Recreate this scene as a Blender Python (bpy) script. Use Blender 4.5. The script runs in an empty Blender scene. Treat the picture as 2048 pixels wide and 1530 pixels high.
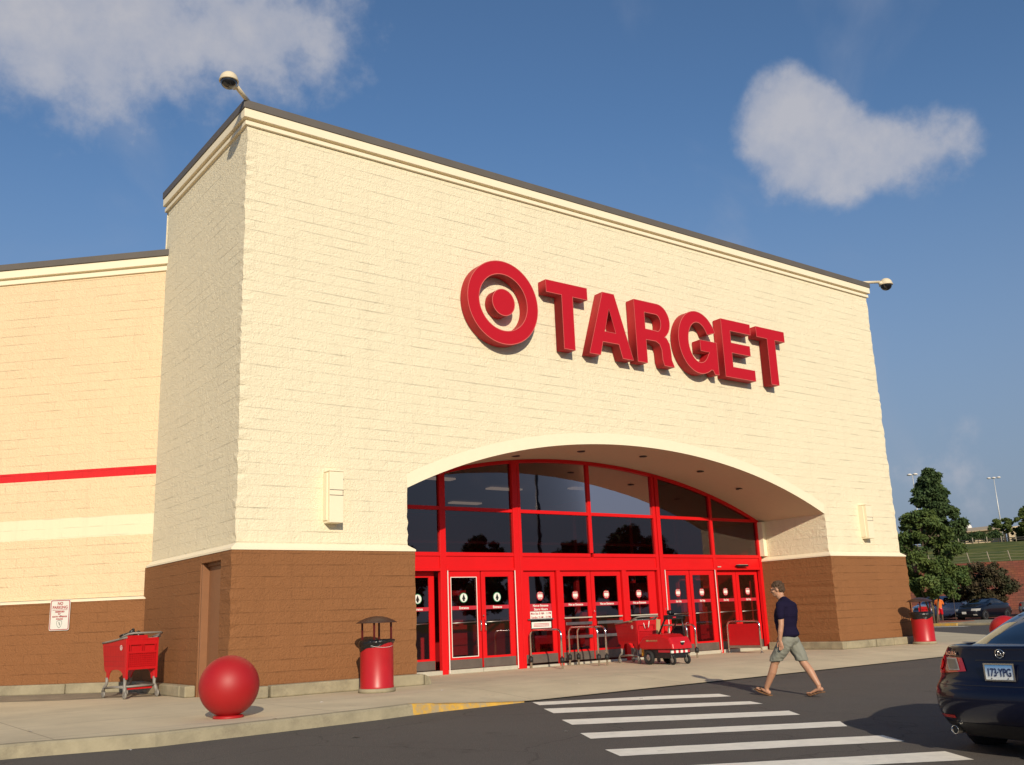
import bpy, bmesh, math, random
import numpy as np
from mathutils import Vector, Matrix, noise as mnoise
R = math.radians
random.seed(7); rng = np.random.default_rng(7)
sc = bpy.context.scene
COL = sc.collection

# ------------------------------------------------------------------ camera
cam_d = bpy.data.cameras.new("camera"); cam = bpy.data.objects.new("camera", cam_d); COL.objects.link(cam)
CAM = Vector((-6.36673, -16.55202, 1.13090)); yaw, pit, rol = 0.64989, 0.24042, -0.04046
F_ = Vector((math.sin(yaw)*math.cos(pit), math.cos(yaw)*math.cos(pit), math.sin(pit)))
R0 = Vector((math.cos(yaw), -math.sin(yaw), 0)); U0 = R0.cross(F_)
R1 = R0*math.cos(rol)+U0*math.sin(rol); U1 = -R0*math.sin(rol)+U0*math.cos(rol)
M = Matrix((R1, U1, -F_)).transposed().to_4x4(); M.translation = CAM
cam.matrix_world = M
cam_d.sensor_width = 36; cam_d.lens = 1931.9/2048*36; cam_d.clip_start = .05; cam_d.clip_end = 6000
sc.camera = cam

# ------------------------------------------------------------------ light
SUN_EL, SUN_ROT = 22.5, 206.0
SUN_TRAVEL = Vector((.49, 1, -.45)).normalized()
sc.view_settings.view_transform = 'Standard'; sc.view_settings.look = 'None'
sc.view_settings.exposure = 0.04; sc.view_settings.gamma = 1; sc.view_settings.use_curve_mapping = False
w = bpy.data.worlds.new("World"); sc.world = w; w.use_nodes = True
def nn(nt, t, **kw):
    n = nt.nodes.new(t)
    for k, v in kw.items():
        if k in n.inputs and not hasattr(n, k): n.inputs[k].default_value = v
        else: setattr(n, k, v)
    return n
def build_world():
    nt = w.node_tree; nt.nodes.clear(); L = nt.links.new
    out = nn(nt, 'ShaderNodeOutputWorld'); bg = nn(nt, 'ShaderNodeBackground')
    sky = nn(nt, 'ShaderNodeTexSky'); sky.sky_type = 'NISHITA'; sky.sun_disc = False
    sky.sun_elevation = R(SUN_EL); sky.sun_rotation = R(SUN_ROT); sky.air_density = 1.0; sky.dust_density = .6; sky.ozone_density = 2.2
    tc = nn(nt, 'ShaderNodeTexCoord')
    nz = nn(nt, 'ShaderNodeVectorMath'); nz.operation = 'NORMALIZE'; L(tc.outputs['Generated'], nz.inputs[0])
    # warp field and cloud texture
    ns = nn(nt, 'ShaderNodeTexNoise'); ns.inputs['Scale'].default_value = 8.5; ns.inputs['Detail'].default_value = 9; ns.inputs['Roughness'].default_value = .56
    L(nz.outputs[0], ns.inputs['Vector'])
    nw = nn(nt, 'ShaderNodeTexNoise'); nw.inputs['Scale'].default_value = 20; nw.inputs['Detail'].default_value = 6; nw.inputs['Roughness'].default_value = .6
    L(nz.outputs[0], nw.inputs['Vector'])
    def math_(op, a, b=None, clamp=False):
        m = nn(nt, 'ShaderNodeMath'); m.operation = op; m.use_clamp = clamp
        for i, v in enumerate((a, b)):
            if v is None: continue
            if isinstance(v, (int, float)): m.inputs[i].default_value = v
            else: L(v, m.inputs[i])
        return m.outputs[0]
    dens = None
    # direction, angular radius, weight
    for c, rad, wt in CLOUDS:
        d = nn(nt, 'ShaderNodeVectorMath'); d.operation = 'DISTANCE'; L(nz.outputs[0], d.inputs[0])
        d.inputs[1].default_value = Vector(c).normalized()
        v = math_('MULTIPLY', math_('SUBTRACT', 1.0, math_('DIVIDE', d.outputs['Value'], rad), True), wt)
        dens = v if dens is None else math_('SUBTRACT', math_('ADD', dens, v), math_('MULTIPLY', math_('MULTIPLY', dens, v), .62))
    n1 = math_('SUBTRACT', ns.outputs['Fac'], .5); n2 = math_('SUBTRACT', nw.outputs['Fac'], .5)
    s = math_('ADD', dens, math_('ADD', math_('MULTIPLY', n1, 1.5), math_('MULTIPLY', n2, 1.0)))
    s = math_('SUBTRACT', s, .28)
    on = math_('MULTIPLY', dens, 6.0, True)
    mr = nn(nt, 'ShaderNodeMapRange'); mr.interpolation_type = 'SMOOTHSTEP'; L(s, mr.inputs['Value'])
    mr.inputs['From Min'].default_value = 0; mr.inputs['From Max'].default_value = .62
    fac = math_('MULTIPLY', math_('MULTIPLY', mr.outputs['Result'], on), .74)
    # wisps everywhere
    nv = nn(nt, 'ShaderNodeTexNoise'); nv.inputs['Scale'].default_value = 4.6; nv.inputs['Detail'].default_value = 8; nv.inputs['Distortion'].default_value = .8
    L(nz.outputs[0], nv.inputs['Vector'])
    mw = nn(nt, 'ShaderNodeMapRange'); mw.interpolation_type = 'SMOOTHSTEP'; L(nv.outputs['Fac'], mw.inputs['Value'])
    mw.inputs['From Min'].default_value = .54; mw.inputs['From Max'].default_value = .80
    fac = math_('MAXIMUM', fac, math_('MULTIPLY', mw.outputs['Result'], .34))
    # low haze band near the horizon, greyish blue
    sp = nn(nt, 'ShaderNodeSeparateXYZ'); L(nz.outputs[0], sp.inputs[0])
    hz = nn(nt, 'ShaderNodeMapRange'); hz.interpolation_type = 'SMOOTHSTEP'; L(sp.outputs['Z'], hz.inputs['Value'])
    hz.inputs['From Min'].default_value = -.02; hz.inputs['From Max'].default_value = .50; hz.inputs['To Min'].default_value = .95; hz.inputs['To Max'].default_value = 0
    tint = nn(nt, 'ShaderNodeMix'); tint.data_type = 'RGBA'; tint.blend_type = 'MULTIPLY'; tint.inputs['Factor'].default_value = 1
    L(sky.outputs['Color'], tint.inputs['A']); tint.inputs['B'].default_value = SKY_TINT
    mh = nn(nt, 'ShaderNodeMix'); mh.data_type = 'RGBA'; L(hz.outputs['Result'], mh.inputs['Factor'])
    L(tint.outputs['Result'], mh.inputs['A']); mh.inputs['B'].default_value = HORIZON
    mc = nn(nt, 'ShaderNodeMix'); mc.data_type = 'RGBA'; L(fac, mc.inputs['Factor'])
    L(mh.outputs['Result'], mc.inputs['A']); cc = nn(nt, 'ShaderNodeMix'); cc.data_type = 'RGBA'; L(math_('MULTIPLY', math_('ADD', s, math_('MULTIPLY', n2, 1.5)), .85, True), cc.inputs['Factor']); cc.inputs['A'].default_value = CLOUD_COL; cc.inputs['B'].default_value = (5.7, 5.5, 5.6, 1); L(cc.outputs['Result'], mc.inputs['B'])
    L(mc.outputs['Result'], bg.inputs['Color']); bg.inputs['Strength'].default_value = .10
    L(bg.outputs[0], out.inputs[0])
SKY_TINT = (.75, .93, 1.08, 1); HORIZON = (2.2, 2.6, 3.45, 1); CLOUD_COL = (3.7, 4.0, 4.9, 1)
CLOUDS = [((.199, .810, .550), .15, .9), ((.325, .770, .546), .125, .95), ((.12, .838, .530), .14, .85), ((.10, .80, .60), .19, 1.0),
          ((.728, .500, .472), .064, 1.0), ((.730, .518, .446), .073, 1.0), ((.757, .500, .424), .074, 1.0), ((.775, .478, .412), .064, .9), ((.813, .417, .410), .062, .62), ((.80, .44, .407), .05, .6), ((.83, .385, .425), .042, .5),
          ((.875, .47, .115), .07, .5), ((.86, .50, .06), .1, .45), ((-.5, -.8, .3), .5, .8), ((.5, -.8, .2), .45, .25), ((.9, -.3, .25), .3, .7)]
build_world()
sl = bpy.data.lights.new("sun", 'SUN'); so = bpy.data.objects.new("sun", sl); COL.objects.link(so)
sl.energy = 4.3; sl.angle = R(.53); sl.color = (1.0, .87, .68)
so.rotation_euler = SUN_TRAVEL.to_track_quat('-Z', 'Y').to_euler(); so.location = (-10, -30, 20)

# ------------------------------------------------------------------ materials
MATS = {}
def new_mat(name):
    m = bpy.data.materials.new(name); m.use_nodes = True
    nt = m.node_tree; b = nt.nodes['Principled BSDF']; MATS[name] = m
    return m, nt, b
def pmat(name, col, rough=.55, metal=0., var=.06, vs=6., bump=0., bs=60., coat=0., spec=.5, stain=0., ss=1.2, bdist=.01, emis=None):
    m, nt, b = new_mat(name); L = nt.links.new
    b.inputs['Roughness'].default_value = rough; b.inputs['Metallic'].default_value = metal
    b.inputs['Coat Weight'].default_value = coat; b.inputs['Coat Roughness'].default_value = .04; b.inputs['Specular IOR Level'].default_value = spec
    tc = nn(nt, 'ShaderNodeTexCoord'); n = nn(nt, 'ShaderNodeTexNoise'); n.inputs['Scale'].default_value = vs; n.inputs['Detail'].default_value = 5
    L(tc.outputs['Object'], n.inputs['Vector'])
    mx = nn(nt, 'ShaderNodeMix'); mx.data_type = 'RGBA'; L(n.outputs['Fac'], mx.inputs['Factor'])
    mx.inputs['A'].default_value = (*[max(0, c*(1-var*1.6)) for c in col], 1); mx.inputs['B'].default_value = (*[min(1, c*(1+var*1.6)) for c in col], 1)
    res = mx.outputs['Result']
    if stain:
        n2 = nn(nt, 'ShaderNodeTexNoise'); n2.inputs['Scale'].default_value = ss; n2.inputs['Detail'].default_value = 7; n2.inputs['Roughness'].default_value = .65
        L(tc.outputs['Object'], n2.inputs['Vector'])
        r = nn(nt, 'ShaderNodeMapRange'); L(n2.outputs['Fac'], r.inputs['Value']); r.inputs['From Min'].default_value = .42; r.inputs['From Max'].default_value = .72
        r.inputs['To Max'].default_value = stain
        m2 = nn(nt, 'ShaderNodeMix'); m2.data_type = 'RGBA'; L(r.outputs['Result'], m2.inputs['Factor']); L(res, m2.inputs['A'])
        m2.inputs['B'].default_value = (*[c*.5 for c in col], 1); res = m2.outputs['Result']
    L(res, b.inputs['Base Color'])
    if bump:
        n3 = nn(nt, 'ShaderNodeTexNoise'); n3.inputs['Scale'].default_value = bs; n3.inputs['Detail'].default_value = 5; L(tc.outputs['Object'], n3.inputs['Vector'])
        bp = nn(nt, 'ShaderNodeBump'); bp.inputs['Strength'].default_value = bump; bp.inputs['Distance'].default_value = bdist
        L(n3.outputs['Fac'], bp.inputs['Height']); L(bp.outputs['Normal'], b.inputs['Normal'])
    if emis: b.inputs['Emission Color'].default_value = (*col, 1); b.inputs['Emission Strength'].default_value = emis
    return m
def cmu(name, col, rough_amp=1.0, joint=1.0, var=.05):
    m, nt, b = new_mat(name); L = nt.links.new; b.inputs['Roughness'].default_value = .85; b.inputs['Specular IOR Level'].default_value = .2
    uv = nn(nt, 'ShaderNodeUVMap'); uv.uv_map = 'UVMap'; tc = nn(nt, 'ShaderNodeTexCoord')
    ofs = nn(nt, 'ShaderNodeVectorMath'); ofs.operation = 'ADD'; L(tc.outputs['Object'], ofs.inputs[0]); ofs.inputs[1].default_value = (3.371, 7.713, 1.293)
    br = nn(nt, 'ShaderNodeTexBrick'); br.inputs['Scale'].default_value = 1; br.inputs['Brick Width'].default_value = .406; br.inputs['Row Height'].default_value = .203
    br.inputs['Mortar Size'].default_value = .006; br.inputs['Mortar Smooth'].default_value = .2; br.offset = .5
    br.inputs['Color1'].default_value = (0, 0, 0, 1); br.inputs['Color2'].default_value = (1, 1, 1, 1); br.inputs['Mortar'].default_value = (.5, .5, .5, 1)
    L(uv.outputs[0], br.inputs['Vector'])
    def noi(sc_, det, ro=.55, vec=None):
        n = nn(nt, 'ShaderNodeTexNoise'); n.inputs['Scale'].default_value = sc_; n.inputs['Detail'].default_value = det; n.inputs['Roughness'].default_value = ro
        L(vec or ofs.outputs[0], n.inputs['Vector']); return n.outputs['Fac']
    def ma(op, a, b_):
        k = nn(nt, 'ShaderNodeMath'); k.operation = op
        for i, v in enumerate((a, b_)):
            if isinstance(v, (int, float)): k.inputs[i].default_value = v
            else: L(v, k.inputs[i])
        return k.outputs[0]
    sepc = nn(nt, 'ShaderNodeSeparateColor'); L(br.outputs['Color'], sepc.inputs[0])
    # split stone face: shift the noise per block so that every block breaks differently
    sh = nn(nt, 'ShaderNodeVectorMath'); sh.operation = 'MULTIPLY_ADD'; L(ofs.outputs[0], sh.inputs[0]); sh.inputs[1].default_value = (1, 1, 1)
    cmb = nn(nt, 'ShaderNodeCombineXYZ'); k7 = ma('MULTIPLY', sepc.outputs[0], .12); [L(k7, cmb.inputs[i]) for i in range(3)]; L(cmb.outputs[0], sh.inputs[2])
    big = noi(9, 3, .5, sh.outputs[0]); mid = noi(27, 4, .65, sh.outputs[0]); fine = noi(80, 3, .6)
    h = ma('ADD', ma('MULTIPLY', big, .015*rough_amp), ma('ADD', ma('MULTIPLY', mid, .023*rough_amp), ma('MULTIPLY', fine, .009*rough_amp)))
    row = nn(nt, 'ShaderNodeTexBrick'); row.inputs['Scale'].default_value = 1; row.inputs['Brick Width'].default_value = 400.; row.inputs['Row Height'].default_value = .203; row.inputs['Mortar Size'].default_value = .009; row.inputs['Mortar Smooth'].default_value = .3; row.offset = 0
    sft = nn(nt, 'ShaderNodeVectorMath'); sft.operation = 'ADD'; sft.inputs[1].default_value = (150.2, 0, 0); L(uv.outputs[0], sft.inputs[0]); L(sft.outputs[0], row.inputs['Vector'])
    mpj = nn(nt, 'ShaderNodeMapping'); mpj.inputs['Scale'].default_value = (1.1, 5.0, 1); mpj.inputs['Location'].default_value = (.37, .71, .33); L(uv.outputs[0], mpj.inputs['Vector'])
    def rg(src, a, b_, t0, t1):
        r = nn(nt, 'ShaderNodeMapRange'); L(src, r.inputs['Value']); r.inputs['From Min'].default_value = a; r.inputs['From Max'].default_value = b_; r.inputs['To Min'].default_value = t0; r.inputs['To Max'].default_value = t1; return r.outputs[0]
    mk = noi(1., 3, .6, mpj.outputs[0]); mk2 = noi(2.7, 3, .6)
    jf = ma('MULTIPLY', ma('MAXIMUM', ma('MULTIPLY', row.outputs['Fac'], rg(mk, .50, .70, .07, 1.)), ma('MULTIPLY', br.outputs['Fac'], rg(mk2, .50, .72, .05, .5))), joint)
    h = ma('SUBTRACT', h, ma('MULTIPLY', jf, .014)); h = ma('ADD', h, ma('MULTIPLY', sepc.outputs[0], .0008*rough_amp))
    bp = nn(nt, 'ShaderNodeBump'); bp.inputs['Strength'].default_value = 1.0; bp.inputs['Distance'].default_value = 1.0; L(h, bp.inputs['Height']); L(bp.outputs[0], b.inputs['Normal'])
    mx = nn(nt, 'ShaderNodeMix'); mx.data_type = 'RGBA'; L(ma('ADD', ma('MULTIPLY', sepc.outputs[0], .25), ma('MULTIPLY', noi(.5, 6, .65), .75)), mx.inputs['Factor'])
    mx.inputs['A'].default_value = (*[c*(1-var) for c in col], 1); mx.inputs['B'].default_value = (*[c*(1+var) for c in col], 1)
    m2 = nn(nt, 'ShaderNodeMix'); m2.data_type = 'RGBA'; L(ma('MULTIPLY', jf, .20), m2.inputs['Factor']); L(mx.outputs['Result'], m2.inputs['A']); m2.inputs['B'].default_value = (*[c*.35 for c in col], 1)
    # rain streaks and faint grime that belong to the paint
    mp = nn(nt, 'ShaderNodeMapping'); mp.inputs['Scale'].default_value = (3.2, 3.2, .22); L(tc.outputs['Object'], mp.inputs['Vector'])
    sr = nn(nt, 'ShaderNodeMapRange'); L(noi(1., 7, .7, mp.outputs[0]), sr.inputs['Value']); sr.inputs['From Min'].default_value = .52; sr.inputs['From Max'].default_value = .8; sr.inputs['To Max'].default_value = .22
    m3 = nn(nt, 'ShaderNodeMix'); m3.data_type = 'RGBA'; L(sr.outputs[0], m3.inputs['Factor']); L(m2.outputs['Result'], m3.inputs['A']); m3.inputs['B'].default_value = (*[c*.62 for c in col], 1)
    L(m3.outputs['Result'], b.inputs['Base Color'])
    return m
CREAM = (.83, .742, .535)
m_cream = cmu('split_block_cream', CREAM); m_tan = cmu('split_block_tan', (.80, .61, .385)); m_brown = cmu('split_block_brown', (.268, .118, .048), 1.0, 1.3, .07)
m_creamflat = cmu('smooth_block_cream', (.80, .68, .475), .12, .6, .02); m_redflat = cmu('smooth_block_red', (.62, .022, .026), .08, 1.2, .05)
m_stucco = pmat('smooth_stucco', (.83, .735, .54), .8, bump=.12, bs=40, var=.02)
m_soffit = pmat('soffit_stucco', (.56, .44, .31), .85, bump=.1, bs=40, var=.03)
m_cap = pmat('grey_cap_metal', (.115, .10, .085), .55, var=.1, vs=2)
m_brownflat = pmat('brown_paint', (.235, .105, .045), .6, bump=.05)
m_conc = pmat('sidewalk_concrete', (.59, .505, .345), .9, var=.09, vs=1.1, bump=.35, bs=90, stain=.35, ss=.7)
def add_joints(m, bw, bh, wid=.012, dark=.45):
    nt = m.node_tree; L = nt.links.new; b = nt.nodes['Principled BSDF']; src = b.inputs['Base Color'].links[0].from_socket
    tc = nn(nt, 'ShaderNodeTexCoord'); br = nn(nt, 'ShaderNodeTexBrick'); br.inputs['Scale'].default_value = 1; br.inputs['Brick Width'].default_value = bw; br.inputs['Row Height'].default_value = bh; br.inputs['Mortar Size'].default_value = wid; br.offset = 0; L(tc.outputs['Object'], br.inputs['Vector'])
    n = nn(nt, 'ShaderNodeTexNoise'); n.inputs['Scale'].default_value = 1.3; n.inputs['Detail'].default_value = 8; n.inputs['Roughness'].default_value = .75; n.inputs['Distortion'].default_value = 1.2; L(tc.outputs['Object'], n.inputs['Vector'])
    r = nn(nt, 'ShaderNodeMapRange'); r.inputs['From Min'].default_value = .60; r.inputs['From Max'].default_value = .80; r.inputs['To Max'].default_value = .45; L(n.outputs['Fac'], r.inputs['Value'])
    s_ = nn(nt, 'ShaderNodeTexNoise'); s_.inputs['Scale'].default_value = 38; s_.inputs['Detail'].default_value = 4; L(tc.outputs['Object'], s_.inputs['Vector'])
    r2 = nn(nt, 'ShaderNodeMapRange'); r2.inputs['From Min'].default_value = .66; r2.inputs['From Max'].default_value = .74; r2.inputs['To Max'].default_value = .35; L(s_.outputs['Fac'], r2.inputs['Value'])
    mu = nn(nt, 'ShaderNodeMath'); mu.operation = 'MULTIPLY'; mu.inputs[1].default_value = dark; L(br.outputs['Fac'], mu.inputs[0])
    m1 = nn(nt, 'ShaderNodeMath'); m1.operation = 'MAXIMUM'; L(mu.outputs[0], m1.inputs[0]); L(r.outputs[0], m1.inputs[1]); m2 = nn(nt, 'ShaderNodeMath'); m2.operation = 'MAXIMUM'; L(m1.outputs[0], m2.inputs[0]); L(r2.outputs[0], m2.inputs[1])
    mx = nn(nt, 'ShaderNodeMix'); mx.data_type = 'RGBA'; L(m2.outputs[0], mx.inputs['Factor']); L(src, mx.inputs['A']); mx.inputs['B'].default_value = (.16, .12, .085, 1); L(mx.outputs['Result'], b.inputs['Base Color'])
add_joints(m_conc, 3.6, 1.85)
m_curb = pmat('curb_concrete', (.34, .295, .195), .9, var=.13, vs=3, bump=.5, bs=40, stain=.6, ss=2.3)
m_oldconc = pmat('old_concrete', (.27, .225, .16), .95, var=.15, vs=3, bump=.5, bs=40, stain=.7, ss=2)
m_yellow = pmat('worn_yellow_paint', (.62, .36, .05), .8, var=.15, vs=7, stain=.5, ss=6)
m_white = pmat('road_white_paint', (.86, .81, .70), .75, var=.08, vs=6, stain=.25, ss=5, bump=.3, bs=200)
m_red = pmat('red_frame_paint', (.64, .008, .010), .45, var=.05, vs=2, spec=.25)
m_signred = pmat('sign_red', (.46, .008, .020), .6, var=.03, spec=.2); m_signside = pmat('sign_return_red', (.40, .012, .018), .55, var=.04, spec=.3)
m_signtrim = pmat('sign_trim', (.62, .12, .10), .45)
m_redplastic = pmat('red_plastic', (.50, .008, .012), .35, var=.07, vs=9); m_ball = pmat('red_bollard_paint', (.37, .008, .010), .52, var=.05, vs=3, bump=.12, bs=150, bdist=.004)
m_redcan = pmat('red_can_paint', (.42, .01, .016), .38, var=.08, vs=5)
m_greyplastic = pmat('grey_plastic', (.23, .215, .19), .5, var=.08); m_black = pmat('black_rubber', (.012, .012, .012), .6); m_blackp = pmat('black_plastic', (.012, .012, .014), .35)
m_bag = pmat('black_bin_liner', (.010, .010, .011), .28, bump=.9, bs=14, bdist=.03)
m_chrome = pmat('chrome', (.72, .70, .66), .14, 1.0, var=.03); m_steel = pmat('brushed_steel', (.42, .39, .36), .42, 1.0, var=.15, vs=9)
m_kick = pmat('grey_kick_plate', (.16, .13, .11), .5, .4, var=.2, vs=5); m_sill = pmat('aluminium_threshold', (.52, .49, .40), .55, .2, var=.1)
m_edge = pmat('door_edge_strip', (.80, .72, .66), .4); m_cardb = pmat('cardboard', (.40, .26, .12), .8)
m_sconce = pmat('sconce_paint', (.83, .73, .53), .6, var=.02); m_dome = pmat('cream_housing', (.70, .60, .42), .4)
m_domeglass = pmat('smoked_dome', (.008, .008, .009), .06, coat=1.); m_bronze = pmat('bronze_canopy', (.05, .022, .016), .42, var=.2, vs=8)
m_darkpost = pmat('dark_red_post', (.09, .008, .008), .4); m_whitep = pmat('white_paint', (.74, .70, .66), .5, var=.04); m_signw = pmat('reflective_white', (.66, .64, .58), .4)
m_signr = pmat('sign_ink_red', (.36, .025, .03), .5); m_signg = pmat('sign_ink_grey', (.22, .25, .22), .5)
m_green = pmat('decal_green', (.02, .22, .10), .5); m_decalw = pmat('decal_white', (.74, .76, .70), .5); m_decalr = pmat('decal_red', (.48, .02, .035), .5); m_decalk = pmat('decal_black', (.012, .014, .012), .5)
m_floorin = pmat('dark_mat', (.02, .019, .018), .7); m_redin = pmat('red_inner_wall', (.46, .012, .016), .5); m_ceilin = pmat('inner_ceiling', (.12, .10, .09), .8)
m_lampin = pmat('ceiling_lamp', (1.0, .80, .55), .5, emis=.28)
m_skin = pmat('skin', (.46, .24, .145), .5, var=.08, vs=14); m_skin.node_tree.nodes['Principled BSDF'].inputs['Subsurface Weight'].default_value = .08
m_hair = pmat('brown_hair', (.07, .036, .016), .7, var=.4, vs=60, bump=.8, bs=90, bdist=.008); m_shirt = pmat('navy_cotton', (.010, .007, .026), .9, spec=.15, var=.1, bump=.35, bs=18, bdist=.01)
m_shorts = pmat('grey_cotton', (.215, .215, .175), .9, var=.1, bump=.5, bs=13, bdist=.012); m_flop = pmat('tan_sandal', (.19, .09, .035), .7)
m_orange = pmat('orange_shirt', (.62, .14, .02), .9); m_darkskin = pmat('dark_skin', (.10, .05, .03), .6)
m_tyre = pmat('tyre', (.014, .014, .014), .8); m_rim = pmat('alloy', (.45, .45, .44), .3, .9)
m_navy = pmat('navy_car_paint', (.0025, .004, .016), .3, .0, var=.03, coat=.55, spec=.2); m_blackcar = pmat('black_car_paint', (.004, .005, .010), .3, .0, coat=.5, spec=.2)
m_silver = pmat('silver_car_paint', (.30, .30, .29), .3, .5, coat=1.); m_whitecar = pmat('white_car_paint', (.62, .62, .60), .35, coat=1.)
m_greyblue = pmat('blue_car_paint', (.03, .05, .11), .25, .3, coat=1.)
m_trimblack = pmat('car_black_trim', (.012, .012, .014), .5)
m_lampred = pmat('tail_lamp_red', (.42, .010, .008), .12, coat=1.); m_lampclear = pmat('clear_lamp', (.34, .33, .30), .25, .0, coat=.5); m_lampchrome = pmat('lamp_reflector', (.16, .15, .13), .3, .3)
m_mulch = pmat('red_mulch', (.20, .055, .025), .95, var=.3, vs=5, bump=1, bs=12, bdist=.08)
m_bark = pmat('bark', (.12, .09, .06), .9, var=.25, vs=10, bump=.8, bs=30); m_wood = pmat('weathered_wood', (.30, .26, .19), .9, var=.2, vs=8)
m_railwood = pmat('dark_fence_wood', (.035, .033, .03), .9, var=.2); m_farwall = pmat('far_building_wall', (.55, .44, .29), .85, var=.03); m_farroof = pmat('far_building_roof', (.42, .33, .22), .85)
m_galv = pmat('galvanised_pole', (.55, .56, .56), .5, .3)

def glass_mat(name, tint, refl=.09, rough=.015, GL=(.9, .9, .9)):
    m = bpy.data.materials.new(name); m.use_nodes = True; nt = m.node_tree; nt.nodes.clear(); L = nt.links.new
    out = nn(nt, 'ShaderNodeOutputMaterial'); mix = nn(nt, 'ShaderNodeMixShader'); tr = nn(nt, 'ShaderNodeBsdfTransparent'); gl = nn(nt, 'ShaderNodeBsdfGlossy')
    tr.inputs[0].default_value = (*tint, 1); gl.inputs['Roughness'].default_value = rough; gl.inputs[0].default_value = (*GL, 1)
    fr = nn(nt, 'ShaderNodeFresnel'); fr.inputs[0].default_value = 1.5; ad = nn(nt, 'ShaderNodeMath'); ad.operation = 'ADD'; ad.use_clamp = True; ad.inputs[1].default_value = refl; L(fr.outputs[0], ad.inputs[0])
    tc = nn(nt, 'ShaderNodeTexCoord'); n = nn(nt, 'ShaderNodeTexNoise'); n.inputs['Scale'].default_value = 1.3; L(tc.outputs['Object'], n.inputs['Vector'])
    bp = nn(nt, 'ShaderNodeBump'); bp.inputs['Strength'].default_value = .06; bp.inputs['Distance'].default_value = .02; L(n.outputs['Fac'], bp.inputs['Height']); L(bp.outputs[0], gl.inputs['Normal'])
    L(ad.outputs[0], mix.inputs[0]); L(tr.outputs[0], mix.inputs[1]); L(gl.outputs[0], mix.inputs[2]); L(mix.outputs[0], out.inputs[0]); MATS[name] = m
    return m
m_glass = glass_mat('storefront_glass', (.54, .49, .50), .115, GL=(.64, .55, .57)); m_carglass = glass_mat('car_glass', (.16, .19, .20), .10)

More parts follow.
